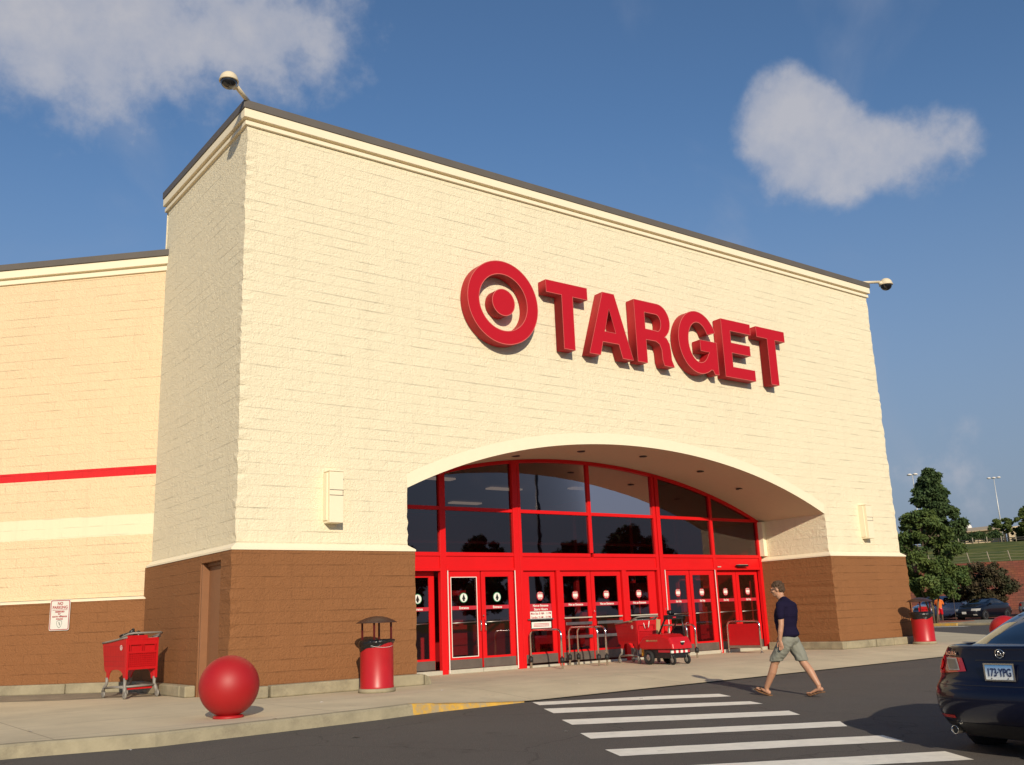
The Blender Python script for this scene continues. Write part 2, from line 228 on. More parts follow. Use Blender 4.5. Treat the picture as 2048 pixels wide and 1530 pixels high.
def asphalt_mat():
    m, nt, b = new_mat('asphalt'); L = nt.links.new; b.inputs['Roughness'].default_value = .9; b.inputs['Specular IOR Level'].default_value = .25
    tc = nn(nt, 'ShaderNodeTexCoord')
    def noi(s, d, r=.6):
        n = nn(nt, 'ShaderNodeTexNoise'); n.inputs['Scale'].default_value = s; n.inputs['Detail'].default_value = d; n.inputs['Roughness'].default_value = r; L(tc.outputs['Object'], n.inputs['Vector']); return n.outputs['Fac']
    mx = nn(nt, 'ShaderNodeMix'); mx.data_type = 'RGBA'; L(noi(.35, 8, .7), mx.inputs['Factor']); mx.inputs['A'].default_value = (.076, .068, .061, 1); mx.inputs['B'].default_value = (.112, .100, .089, 1)
    vr = nn(nt, 'ShaderNodeTexVoronoi'); vr.inputs['Scale'].default_value = 90; L(tc.outputs['Object'], vr.inputs['Vector'])
    mm = nn(nt, 'ShaderNodeMix'); mm.data_type = 'RGBA'; mm.blend_type = 'OVERLAY'; mm.inputs['Factor'].default_value = .55; L(mx.outputs['Result'], mm.inputs['A']); L(vr.outputs['Color'], mm.inputs['B'])
    bw = nn(nt, 'ShaderNodeMix'); bw.data_type = 'RGBA'; bw.inputs['Factor'].default_value = .45; L(mx.outputs['Result'], bw.inputs['A'])
    rgb = nn(nt, 'ShaderNodeRGBToBW'); L(mm.outputs['Result'], rgb.inputs[0])
    mul = nn(nt, 'ShaderNodeMix'); mul.data_type = 'RGBA'; mul.inputs['Factor'].default_value = 1; mul.blend_type = 'MULTIPLY'
    cr = nn(nt, 'ShaderNodeMapRange'); L(vr.outputs['Distance'], cr.inputs['Value']); cr.inputs['From Max'].default_value = .8; cr.inputs['To Min'].default_value = .75; cr.inputs['To Max'].default_value = 1.3
    cc = nn(nt, 'ShaderNodeCombineColor'); [L(cr.outputs[0], cc.inputs[i]) for i in range(3)]
    L(mx.outputs['Result'], mul.inputs['A']); L(cc.outputs[0], mul.inputs['B']); L(mul.outputs['Result'], b.inputs['Base Color'])
    def rng_(src, a, b_, t):
        r = nn(nt, 'ShaderNodeMapRange'); r.inputs['From Min'].default_value = a; r.inputs['From Max'].default_value = b_; r.inputs['To Max'].default_value = t; L(src, r.inputs['Value']); return r.outputs[0]
    def over(base, fac, col):
        k = nn(nt, 'ShaderNodeMix'); k.data_type = 'RGBA'; L(fac, k.inputs['Factor']); L(base, k.inputs['A']); k.inputs['B'].default_value = (*col, 1); return k.outputs['Result']
    c_ = over(mul.outputs['Result'], rng_(noi(.9, 6, .7), .60, .74, .55), (.032, .028, .024)); c_ = over(c_, rng_(noi(.22, 5, .6), .52, .75, .5), (.12, .102, .082)); c_ = over(c_, rng_(noi(46, 3, .6), .70, .76, .6), (.20, .17, .13))
    wv = nn(nt, 'ShaderNodeTexNoise'); wv.inputs['Scale'].default_value = 1.4; wv.inputs['Detail'].default_value = 4; L(tc.outputs['Object'], wv.inputs['Vector']); va = nn(nt, 'ShaderNodeVectorMath'); va.operation = 'MULTIPLY_ADD'; L(wv.outputs['Color'], va.inputs[0]); va.inputs[1].default_value = (.9, .9, .9); L(tc.outputs['Object'], va.inputs[2])
    ve = nn(nt, 'ShaderNodeTexVoronoi'); ve.feature = 'DISTANCE_TO_EDGE'; ve.inputs['Scale'].default_value = .28; L(va.outputs[0], ve.inputs['Vector']); cr2 = nn(nt, 'ShaderNodeMapRange'); cr2.inputs['From Min'].default_value = .0; cr2.inputs['From Max'].default_value = .006; cr2.inputs['To Min'].default_value = .4; cr2.inputs['To Max'].default_value = 0; L(ve.outputs['Distance'], cr2.inputs['Value'])
    L(over(c_, cr2.outputs[0], (.022, .019, .016)), b.inputs['Base Color'])
    bp = nn(nt, 'ShaderNodeBump'); bp.inputs['Strength'].default_value = .6; bp.inputs['Distance'].default_value = .006; L(vr.outputs['Distance'], bp.inputs['Height']); L(bp.outputs[0], b.inputs['Normal'])
    return m
m_asphalt = asphalt_mat()
def wear(m, col, a=.56, b_=.66, amt=.85, sc_=9):
    nt = m.node_tree; L = nt.links.new; b = nt.nodes['Principled BSDF']; src = b.inputs['Base Color'].links[0].from_socket; tc = nn(nt, 'ShaderNodeTexCoord')
    n = nn(nt, 'ShaderNodeTexNoise'); n.inputs['Scale'].default_value = sc_; n.inputs['Detail'].default_value = 9; n.inputs['Roughness'].default_value = .8; L(tc.outputs['Object'], n.inputs['Vector'])
    r = nn(nt, 'ShaderNodeMapRange'); r.inputs['From Min'].default_value = a; r.inputs['From Max'].default_value = b_; r.inputs['To Max'].default_value = amt; L(n.outputs['Fac'], r.inputs['Value'])
    mx = nn(nt, 'ShaderNodeMix'); mx.data_type = 'RGBA'; L(r.outputs[0], mx.inputs['Factor']); L(src, mx.inputs['A']); mx.inputs['B'].default_value = (*col, 1); L(mx.outputs['Result'], b.inputs['Base Color'])
wear(m_white, (.12, .105, .085), .60, .72, .8); wear(m_yellow, (.36, .30, .2), .46, .6, .85, 6); wear(m_ball, (.22, .03, .03), .60, .75, .35, 5); wear(m_redcan, (.24, .05, .05), .60, .72, .5, 9); wear(m_redplastic, (.60, .10, .09), .62, .74, .4, 16); wear(m_greyplastic, (.10, .09, .08), .55, .7, .5, 14)
def grass_mat():
    m, nt, b = new_mat('mown_grass'); L = nt.links.new; b.inputs['Roughness'].default_value = .95; b.inputs['Specular IOR Level'].default_value = .1
    tc = nn(nt, 'ShaderNodeTexCoord'); n = nn(nt, 'ShaderNodeTexNoise'); n.inputs['Scale'].default_value = .35; n.inputs['Detail'].default_value = 9; n.inputs['Roughness'].default_value = .7; L(tc.outputs['Object'], n.inputs['Vector'])
    cr = nn(nt, 'ShaderNodeValToRGB'); L(n.outputs['Fac'], cr.inputs[0]); e = cr.color_ramp.elements
    e[0].position = .35; e[0].color = (.055, .085, .020, 1); e[1].position = .68; e[1].color = (.18, .17, .045, 1)
    L(cr.outputs[0], b.inputs['Base Color']); return m
m_grass = grass_mat()
def wallblock_mat():
    m, nt, b = new_mat('red_retaining_block'); L = nt.links.new; b.inputs['Roughness'].default_value = .95
    uv = nn(nt, 'ShaderNodeUVMap'); uv.uv_map = 'UVMap'; br = nn(nt, 'ShaderNodeTexBrick'); br.inputs['Scale'].default_value = 1; br.inputs['Brick Width'].default_value = .45; br.inputs['Row Height'].default_value = .2
    br.inputs['Mortar Size'].default_value = .012; L(uv.outputs[0], br.inputs['Vector'])
    br.inputs['Color1'].default_value = (.26, .085, .05, 1); br.inputs['Color2'].default_value = (.19, .06, .038, 1); br.inputs['Mortar'].default_value = (.10, .035, .025, 1)
    tc = nn(nt, 'ShaderNodeTexCoord'); n = nn(nt, 'ShaderNodeTexNoise'); n.inputs['Scale'].default_value = .8; n.inputs['Detail'].default_value = 6; L(tc.outputs['Object'], n.inputs['Vector'])
    mx = nn(nt, 'ShaderNodeMix'); mx.data_type = 'RGBA'; mx.blend_type = 'MULTIPLY'; mx.inputs['Factor'].default_value = .5; L(br.outputs['Color'], mx.inputs['A']); L(n.outputs['Color'], mx.inputs['B'])
    L(mx.outputs['Result'], b.inputs['Base Color']); return m
m_block = wallblock_mat()
def leaf_mat(name, c1, c2):
    m, nt, b = new_mat(name); L = nt.links.new; b.inputs['Roughness'].default_value = .7; b.inputs['Specular IOR Level'].default_value = .25
    tc = nn(nt, 'ShaderNodeTexCoord'); n = nn(nt, 'ShaderNodeTexNoise'); n.inputs['Scale'].default_value = 1.1; n.inputs['Detail'].default_value = 5; n.inputs['Roughness'].default_value = .7; L(tc.outputs['Object'], n.inputs['Vector'])
    cr = nn(nt, 'ShaderNodeValToRGB'); L(n.outputs['Fac'], cr.inputs[0]); e = cr.color_ramp.elements; e[0].position = .36; e[0].color = (*c1, 1); e[1].position = .66; e[1].color = (*c2, 1)
    L(cr.outputs[0], b.inputs['Base Color']); return m
m_leaf = leaf_mat('leaves_green', (.030, .062, .018), (.110, .150, .036)); m_leafdark = leaf_mat('leaves_dark', (.028, .058, .020), (.070, .105, .034)); m_leafred = leaf_mat('leaves_bronze', (.030, .040, .016), (.080, .052, .028))
m_leafyel = leaf_mat('leaves_light', (.05, .08, .018), (.12, .15, .04))

# ------------------------------------------------------------------ mesh helpers
class MB:
    def __init__(s): s.v = []; s.f = []; s.sm = []
    def add(s, vs, fs, smooth=False, mx=None):
        o = len(s.v)
        s.v += [tuple(mx @ Vector(p)) if mx else tuple(p) for p in vs]
        s.f += [tuple(i+o for i in f) for f in fs]; s.sm += [smooth]*len(fs); return s
    def box(s, x0, x1, y0, y1, z0, z1, mx=None):
        v = [(x, y, z) for x in (x0, x1) for y in (y0, y1) for z in (z0, z1)]
        return s.add(v, [(0, 1, 3, 2), (4, 6, 7, 5), (0, 4, 5, 1), (2, 3, 7, 6), (0, 2, 6, 4), (1, 5, 7, 3)], False, mx)
    def tube(s, pts, r, n=10, caps=True, closed=False):
        P = [Vector(p) for p in pts]; m = len(P); vs = []; rr = r if isinstance(r, (list, tuple)) else [r]*m
        up = None
        for i, p in enumerate(P):
            a = P[(i-1) % m] if (i or closed) else P[i]; b = P[(i+1) % m] if (i < m-1 or closed) else P[i]
            t = (b-a).normalized()
            if up is None:
                up = t.orthogonal().normalized()
            up = (up - t*up.dot(t))
            up = up.normalized() if up.length > 1e-6 else t.orthogonal().normalized()
            q = t.cross(up)
            for k in range(n):
                an = 2*math.pi*k/n; vs.append(p+(up*math.cos(an)+q*math.sin(an))*rr[i])
        fs = [(i*n+k, i*n+(k+1) % n, ((i+1) % m)*n+(k+1) % n, ((i+1) % m)*n+k) for i in range(m if closed else m-1) for k in range(n)]
        s.add(vs, fs, True)
        if caps and not closed: s.add(vs[:n], [tuple(range(n))[::-1]]); s.add(vs[-n:], [tuple(range(n))])
        return s
    def lathe(s, prof, n=32, c=(0, 0, 0), mx=None, smooth=True):
        vs = []; m = len(prof)
        for r, z in prof:
            for k in range(n): a = 2*math.pi*k/n; vs.append((c[0]+r*math.cos(a), c[1]+r*math.sin(a), c[2]+z))
        fs = [(i*n+k, i*n+(k+1) % n, (i+1)*n+(k+1) % n, (i+1)*n+k) for i in range(m-1) for k in range(n)]
        return s.add(vs, fs, smooth, mx)
    def prism(s, poly, a, b, axis='y', mx=None):
        """poly: list of (u,v); extruded between a and b along axis."""
        def P(u, v, t): return {'y': (u, t, v), 'x': (t, u, v), 'z': (u, v, t)}[axis]
        n = len(poly); vs = [P(u, v, a) for u, v in poly]+[P(u, v, b) for u, v in poly]
        fs = [tuple(range(n)), tuple(range(2*n-1, n-1, -1))]+[(i, (i+1) % n, n+(i+1) % n, n+i) for i in range(n)]
        return s.add(vs, fs, False, mx)
    def sphere(s, c, r, n=20, m=12, mx=None):
        vs = []; rx, ry, rz = r if isinstance(r, (tuple, list)) else (r, r, r)
        for i in range(m+1):
            ph = math.pi*i/m
            for k in range(n): a = 2*math.pi*k/n; vs.append((c[0]+rx*math.sin(ph)*math.cos(a), c[1]+ry*math.sin(ph)*math.sin(a), c[2]+rz*math.cos(ph)))
        fs = [(i*n+k, (i+1)*n+k, (i+1)*n+(k+1) % n, i*n+(k+1) % n) for i in range(m) for k in range(n)]
        return s.add(vs, fs, True, mx)
    def build(s, name, m, parent=None, bevel=0, uv=False, solid=0, normals=True):
        me = bpy.data.meshes.new(name); me.from_pydata(s.v, [], s.f); me.polygons.foreach_set('use_smooth', s.sm)
        bm = bmesh.new(); bm.from_mesh(me)
        bmesh.ops.remove_doubles(bm, verts=bm.verts, dist=1e-5)
        if normals: bmesh.ops.recalc_face_normals(bm, faces=bm.faces)
        if uv:
            lay = bm.loops.layers.uv.new('UVMap')
            for f in bm.faces:
                n = f.normal
                if abs(n.z) > .9:
                    for l in f.loops: l[lay].uv = (l.vert.co.x, l.vert.co.y)
                else:
                    t = Vector((-n.y, n.x, 0)).normalized()
                    for l in f.loops: l[lay].uv = (l.vert.co.dot(t), l.vert.co.z)
        bm.to_mesh(me); bm.free()
        for mm in (m if isinstance(m, (list, tuple)) else [m]): me.materials.append(mm)
        return link(name, me, parent, bevel, solid)
def link(name, me, parent=None, bevel=0, solid=0):
    o = bpy.data.objects.new(name, me); COL.objects.link(o); o.parent = parent
    if solid: md = o.modifiers.new('s', 'SOLIDIFY'); md.thickness = solid
    if bevel: md = o.modifiers.new('b', 'BEVEL'); md.width = bevel; md.segments = 2; md.limit_method = 'ANGLE'; md.angle_limit = R(40)
    return o
def tag(o, label=None, cat=None, group=None, kind=None):
    if label: o['label'] = label
    if cat: o['category'] = cat
    if group: o['group'] = group
    if kind: o['kind'] = kind
    return o
def empty(name, loc=(0, 0, 0), rz=0, **kw):
    o = bpy.data.objects.new(name, None); COL.objects.link(o); o.location = loc; o.rotation_euler = (0, 0, rz); o.empty_display_size = .2
    return tag(o, **kw)
def kids(o): return [c for c in bpy.data.objects if c.parent == o]
def copy_tree(o, parent=None):
    c = o.copy(); COL.objects.link(c); c.parent = parent
    for ch in kids(o): copy_tree(ch, c)
    return c
def curve_mesh(name, loops, depth, m, parent=None, loc=(0, 0, 0), bevel=0.0, rotx=True):
    """flat outlines with holes (x,z) -> solid plate facing -y, front face at loc.y - depth/2"""
    cu = bpy.data.curves.new(name, 'CURVE'); cu.dimensions = '2D'; cu.fill_mode = 'BOTH'; cu.extrude = depth/2; cu.bevel_depth = bevel
    for lp in loops:
        sp = cu.splines.new('POLY'); sp.points.add(len(lp)-1); sp.use_cyclic_u = True
        for i, (x, z) in enumerate(lp): sp.points[i].co = (x, z, 0, 1)
    return conv(name, cu, m, parent, loc)
def conv(name, cu, m, parent, loc, rot=None):
    t = bpy.data.objects.new('t', cu); COL.objects.link(t); dg = bpy.context.evaluated_depsgraph_get(); dg.update()
    me = bpy.data.meshes.new_from_object(t.evaluated_get(dg)); bpy.data.objects.remove(t); bpy.data.curves.remove(cu)
    me.transform(Matrix.Translation(loc) @ (rot or Matrix.Rotation(R(90), 4, 'X'))); me.name = name
    me.materials.clear(); me.materials.append(m)
    return link(name, me, parent)
def text_mesh(name, s, size, m, parent, loc, width=None, bold=.0, depth=.002, rot=None, shear=0, spacing=1.0):
    cu = bpy.data.curves.new(name, 'FONT'); cu.body = s; cu.size = size; cu.align_x = 'CENTER'; cu.align_y = 'CENTER'; cu.extrude = depth/2; cu.offset = bold; cu.shear = shear; cu.space_character = spacing; cu.resolution_u = 3
    t = bpy.data.objects.new('t', cu); COL.objects.link(t); dg = bpy.context.evaluated_depsgraph_get(); dg.update()
    me = bpy.data.meshes.new_from_object(t.evaluated_get(dg)); bpy.data.objects.remove(t); bpy.data.curves.remove(cu)
    if width:
        xs = [v.co.x for v in me.vertices]; k = width/max(1e-6, max(xs)-min(xs)); me.transform(Matrix.Diagonal((k, 1, 1, 1)))
    me.transform(Matrix.Translation(loc) @ (rot or Matrix.Rotation(R(90), 4, 'X'))); me.name = name
    me.materials.clear(); me.materials.append(m)
    return link(name, me, parent)
def circ(cx, cz, r, n=40, a0=0, a1=360, ry=None):
    k = n if abs(a1-a0) >= 360 else n+1
    return [(cx+r*math.cos(R(a0+(a1-a0)*i/n)), cz+(ry or r)*math.sin(R(a0+(a1-a0)*i/n))) for i in range(k)]

# ================================================================== ground
def road_z(y): return -.15 - .031*min(max(0, -5-y), 11)
def kerb_y(x): return float(np.interp(x, [-30, -4, -2.6, -.6, .6, 1.5, 3.3, 8.5, 16, 30], [-4.0, -4.05, -4.42, -4.22, -4.05, -3.85, -3.76, -3.7, -3.45, -3.0]))
def edge_z(x): return float(np.interp(x, [1.2, 3.3, 60], [0, -.132, -.132]))
def make_ground():
    xs = [-500, -200, -90, -40, -20, -8, 0, 8, 16, 24, 32, 45, 60, 85]; ys = [-400, -120, -60, -30, -19, -16, -13, -10, -7, -5, -3, 3, 12, 30, 60]
    v = [(x, y, road_z(y)) for x in xs for y in ys]; n = len(ys)
    f = [(i*n+j, (i+1)*n+j, (i+1)*n+j+1, i*n+j+1) for i in range(len(xs)-1) for j in range(n-1)]
    mb = MB(); mb.add(v, f); tag(mb.build('asphalt_road', m_asphalt, normals=False), kind='structure')
    mb = MB(); mb.add([(-3000, -3000, -.9), (3000, -3000, -.9), (3000, 3000, -.9), (-3000, 3000, -.9)], [(0, 1, 2, 3)]); tag(mb.build('ground', m_grass), kind='structure')
    # sidewalk sheet
    xs = list(np.arange(-30, 22.41, .4)); rows = []
    for x in xs:
        yk = kerb_y(x)+.15; ez = edge_z(x)
        if x > 1.2: yk = kerb_y(x)
        sk = max(0, min(1, (x-8)/14.4)); r = [(x, yk, ez)]
        for dy, q in ((.5, .72), (1.0, .42), (1.5, .16), (2.2, 0), (5.8, 0), (12, 0), (26, 0)): r.append((x+sk*dy, yk+dy, ez*q))
        rows.append(r)
    n = len(rows[0]); mb = MB(); mb.add([p for r in rows for p in r], [(i*n+j, (i+1)*n+j, (i+1)*n+j+1, i*n+j+1) for i in range(len(rows)-1) for j in range(n-1)])
    tag(mb.build('sidewalk', m_conc, normals=False), kind='structure')
    mb = MB(); L_ = rows[-1]; mb.add([p for p in L_]+[(p[0], p[1], -.3) for p in L_], [(i, i+1, n+i+1, n+i) for i in range(n-1)]); tag(mb.build('sidewalk_edge', m_curb), kind='structure')
    # kerb
    ks = [-30, -12, -8, -6, -5, -4, -3.3, -2.6, -2, -1.3, -.6, 0, .6, 1.2]
    def kerb(xs, name, m):
        mb = MB(); vs = []
        for i, x in enumerate(xs):
            y = kerb_y(x); z = edge_z(x)+.002; j = .006*math.sin(x*7)
            vs += [(x, y-.02, -.17), (x, y+j, z-.025), (x, y+.025, z), (x, y+.17, z+.001)]
        mb.add(vs, [(i*4+k, (i+1)*4+k, (i+1)*4+k+1, i*4+k+1) for i in range(len(xs)-1) for k in range(3)], False)
        tag(mb.build(name, m), kind='structure')
    kerb(ks, 'kerb', m_curb); kerb([1.2, 1.7, 2.3, 2.9, 3.35], 'yellow_kerb', m_yellow)
    # dirty older strip of concrete along the angled wing
    mb = MB(); mb.add([(-.36, 3.0, .004), (-.1, 2.2, .004), (-.95, 3.1, .004), (-1.9, 3.65, .004), (-3.2, 4.9, .004), (-9, 10.7, .004), (-9, 13.3, .004), (-.36, 5.0, .004)], [(0, 1, 2, 3, 4, 5, 6, 7)])
    tag(mb.build('old_concrete_strip', m_oldconc, normals=False), kind='structure')
    # crosswalk
    S = [[(3.39, -3.91), (3.12, -4.44), (6.0, -5.44), (5.84, -5.84)], [(2.79, -4.95), (2.54, -5.49), (5.49, -6.5), (5.36, -6.85)], [(2.16, -6.11), (1.94, -6.59), (4.94, -7.64), (4.68, -8.02)],
         [(1.52, -7.24), (1.31, -7.66), (4.48, -8.76), (4.16, -9.09)], [(.9, -8.37), (.73, -8.78), (3.8, -9.79), (3.57, -10.2)], [(.34, -9.4), (.19, -9.75), (3.26, -10.84), (3.0, -11.29)], [(-.2, -10.4), (-.38, -10.85), (2.7, -11.95), (2.45, -12.4)]]
    for a, b, c, d in S:
        A, B, C_, D = [Vector((p[0], p[1], 0)) for p in (a, b, c, d)]
        mb = MB(); N = 12; vs = []
        for i in range(N+1):
            t = i/N
            for P, Q, e in ((A, C_, .012), (B, D, -.012)):
                p = P.lerp(Q, t); p.y += rng.uniform(-.01, .01); p.z = road_z(p.y)+.004; vs.append(tuple(p))
        mb.add(vs, [(2*i, 2*i+1, 2*i+3, 2*i+2) for i in range(N)]); tag(mb.build('crosswalk_stripe', m_white, normals=False), kind='structure')
make_ground()
wear(m_curb, (.16, .13, .09), .50, .74, .75, 1.7)

# ================================================================== the store
W, HT = 20.564, 11.15; DY = 4.75; XL, XR = 3.49, 17.06; D = 2.283; HB = 2.5
AP = np.array([(3.49, 3.75), (4.5, 4.19), (5.8, 4.585), (7.2, 4.86), (8.9, 5.03), (10.3, 5.07), (12.1, 4.955), (14, 4.655), (16, 4.06), (17.06, 3.68)])
_pc = np.polyfit(AP[:, 0]-10, AP[:, 1], 4)
def arch_z(x): return float(np.polyval(_pc, x-10))
store = empty('store_building', (0, 0, 0)); tag(store, 'big cream block store front with brown base, arched red entrance and angled tan wing', 'store building')
def jit(): return rng.uniform(-.016, .016)
def vline(x, y, z0, z1, ax=1, ay=1, step=.2):
    k = max(2, int((z1-z0)/step)); zs = np.linspace(z0, z1, k*2+1); out = []
    for i, z in enumerate(zs):
        e = 0 if i in (0, len(zs)-1) else 1
        out.append((x+ax*jit()*e-.006*ax*(i % 2), y+ay*jit()*e, z))
    return out
def upper_walls():
    LF = vline(0, 0, 2.6, 10.75); RF = vline(W, 0, 2.6, 10.75); LB = [(0, DY, z) for z in (2.6, 10.75)]; RB = [(W, DY, z) for z in (2.6, 10.75)]
    JL = vline(XL, 0, 2.6, arch_z(XL), 1, 0); JR = vline(XR, 0, 2.6, arch_z(XR), 1, 0)
    ax = [XL+(XR-XL)*i/48 for i in range(49)]; arch = [(x, 0, arch_z(x)) for x in ax]
    # front in three pieces so that the n-gons stay simple: left pier, right pier, centre above the arch
    mb = MB()
    top = lambda x: (x, 0, 10.75)
    def edge(Q, x1, y1=0):
        In = [(x1, y1, q[2]) for q in Q]; mb.add(Q+In, [(i, i+1, len(Q)+i+1, len(Q)+i) for i in range(len(Q)-1)])
    edge(LF, .22); edge(RF, W-.22); edge(JL, XL-.15); edge(JR, XR+.15)
    za, zb = arch_z(XL), arch_z(XR)
    mb.add([(.22, 0, 2.6), (.22, 0, 10.75), (XL, 0, 10.75), (XL, 0, za), (XL-.15, 0, za), (XL-.15, 0, 2.6)], [(0, 1, 2, 3, 4, 5)])
    mb.add([(W-.22, 0, 2.6), (W-.22, 0, 10.75), (XR, 0, 10.75), (XR, 0, zb), (XR+.15, 0, zb), (XR+.15, 0, 2.6)], [(0, 1, 2, 3, 4, 5)])
    for i in range(48): mb.add([arch[i], arch[i+1], top(ax[i+1]), top(ax[i])], [(0, 1, 2, 3)])
    for Q, B_ in ((LF, LB), (RF, RB)):
        In = [(B_[0][0], .22, q[2]) for q in Q]; mb.add(Q+In, [(i, i+1, len(Q)+i+1, len(Q)+i) for i in range(len(Q)-1)]); mb.add([In[0], In[-1]]+B_[::-1], [(0, 1, 2, 3)])
    # jambs
    Ji = [(XL, .2, q[2]) for q in JL]; mb.add(JL+Ji, [(i, i+1, len(JL)+i+1, len(JL)+i) for i in range(len(JL)-1)]); mb.add([Ji[0], Ji[-1], (XL, D+.1, arch_z(XL)), (XL, D+.1, 2.6)], [(0, 1, 2, 3)])
    Ji = [(XR, .2, q[2]) for q in JR]; mb.add(JR+Ji, [(i, i+1, len(JR)+i+1, len(JR)+i) for i in range(len(JR)-1)]); mb.add([Ji[0], Ji[-1], (XR, D+.1, arch_z(XR)), (XR, D+.1, 2.6)], [(0, 1, 2, 3)])
    mb.build('upper_wall', m_cream, store, uv=True)
    # smooth stucco ring round the arch, 4 mm proud
    mb = MB(); vs = []
    for i in range(49):
        x = ax[i]; z = arch_z(x); dz = (arch_z(min(XR, x+.05))-arch_z(max(XL, x-.05)))/.1; n = Vector((-dz, 1)).normalized()
        k = .26; xo = min(max(x+n.x*k, XL-.02), XR+.02); vs += [(x, -.004, z-.0), (xo, -.004, z+n.y*k)]
    mb.add(vs, [(2*i, 2*i+2, 2*i+3, 2*i+1) for i in range(48)])
    mb.build('arch_trim', m_stucco, store)
    mb = MB(); vs = []
    for i in range(49): vs += [(ax[i], -.004, arch_z(ax[i])), (ax[i], D+.1, arch_z(ax[i]))]
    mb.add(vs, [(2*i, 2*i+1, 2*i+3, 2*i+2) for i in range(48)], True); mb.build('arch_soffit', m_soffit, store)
    # smooth corner pilaster beside the storefront
    mb = MB(); mb.box(XR-.14, XR-.002, D-.16, D+.05, 2.66, arch_z(XR)-.01); mb.build('corner_pilaster', m_stucco, store)
    # roof
    mb = MB(); mb.box(.05, W-.05, .3, DY+.05, 10.2, 10.3); mb.build('roof', m_cap, store); mb = MB(); mb.box(.05, W-.05, DY+.13, 40, 9.1, 9.2); mb.build('roof', m_cap, store)
    mb = MB(); mb.add([(0, DY+.11, 9), (W, DY+.11, 9), (W, DY+.11, 11.0), (0, DY+.11, 11.0)], [(0, 1, 2, 3)]); mb.build('rear_parapet', m_cream, store, uv=True); mb = MB(); mb.add([(0, 40, 0), (W, 40, 0), (W, 40, 9.2), (0, 40, 9.2)], [(0, 1, 2, 3)])
    mb.build('rear_wall', m_cream, store, uv=True)
upper_walls()
def ring_trim(name, z0, z1, p, m, inset=.28, bev=0, p0=None):
    """band round the tower's top (front, both sides), outer face proud by p"""
    mb = MB(); q = inset
    out = [(-p, DY+.12), (-p, -p), (W+p, -p), (W+p, DY+.12)]; inn = [(q, DY+.12), (q, q), (W-q, q), (W-q, DY+.12)]
    vs = [(x, y, z) for z in (z0, z1) for x, y in out+inn]
    for i in range(3):
        a, b = i, i+1
        mb.add(vs, [(a, b, b+8, a+8), (4+a, 4+b, 4+b+8, 4+a+8), (a, b, 4+b, 4+a), (8+a, 8+b, 12+b, 12+a)])
    return mb.build(name, m, store, bevel=bev)
ring_trim('parapet_cap', 10.985, 11.15, .12, m_cap, .3, .006); ring_trim('cornice', 10.80, 10.983, .10, m_stucco, .2, .012); ring_trim('lower_cornice', 10.665, 10.755, .055, m_stucco, .1, .012)
mb = MB(); mb.box(-.004, W+.004, -.004, .1, 10.755, 10.80); mb.box(-.004, .1, .1, DY+.1, 10.755, 10.80); mb.build('cornice_groove', m_stucco, store)

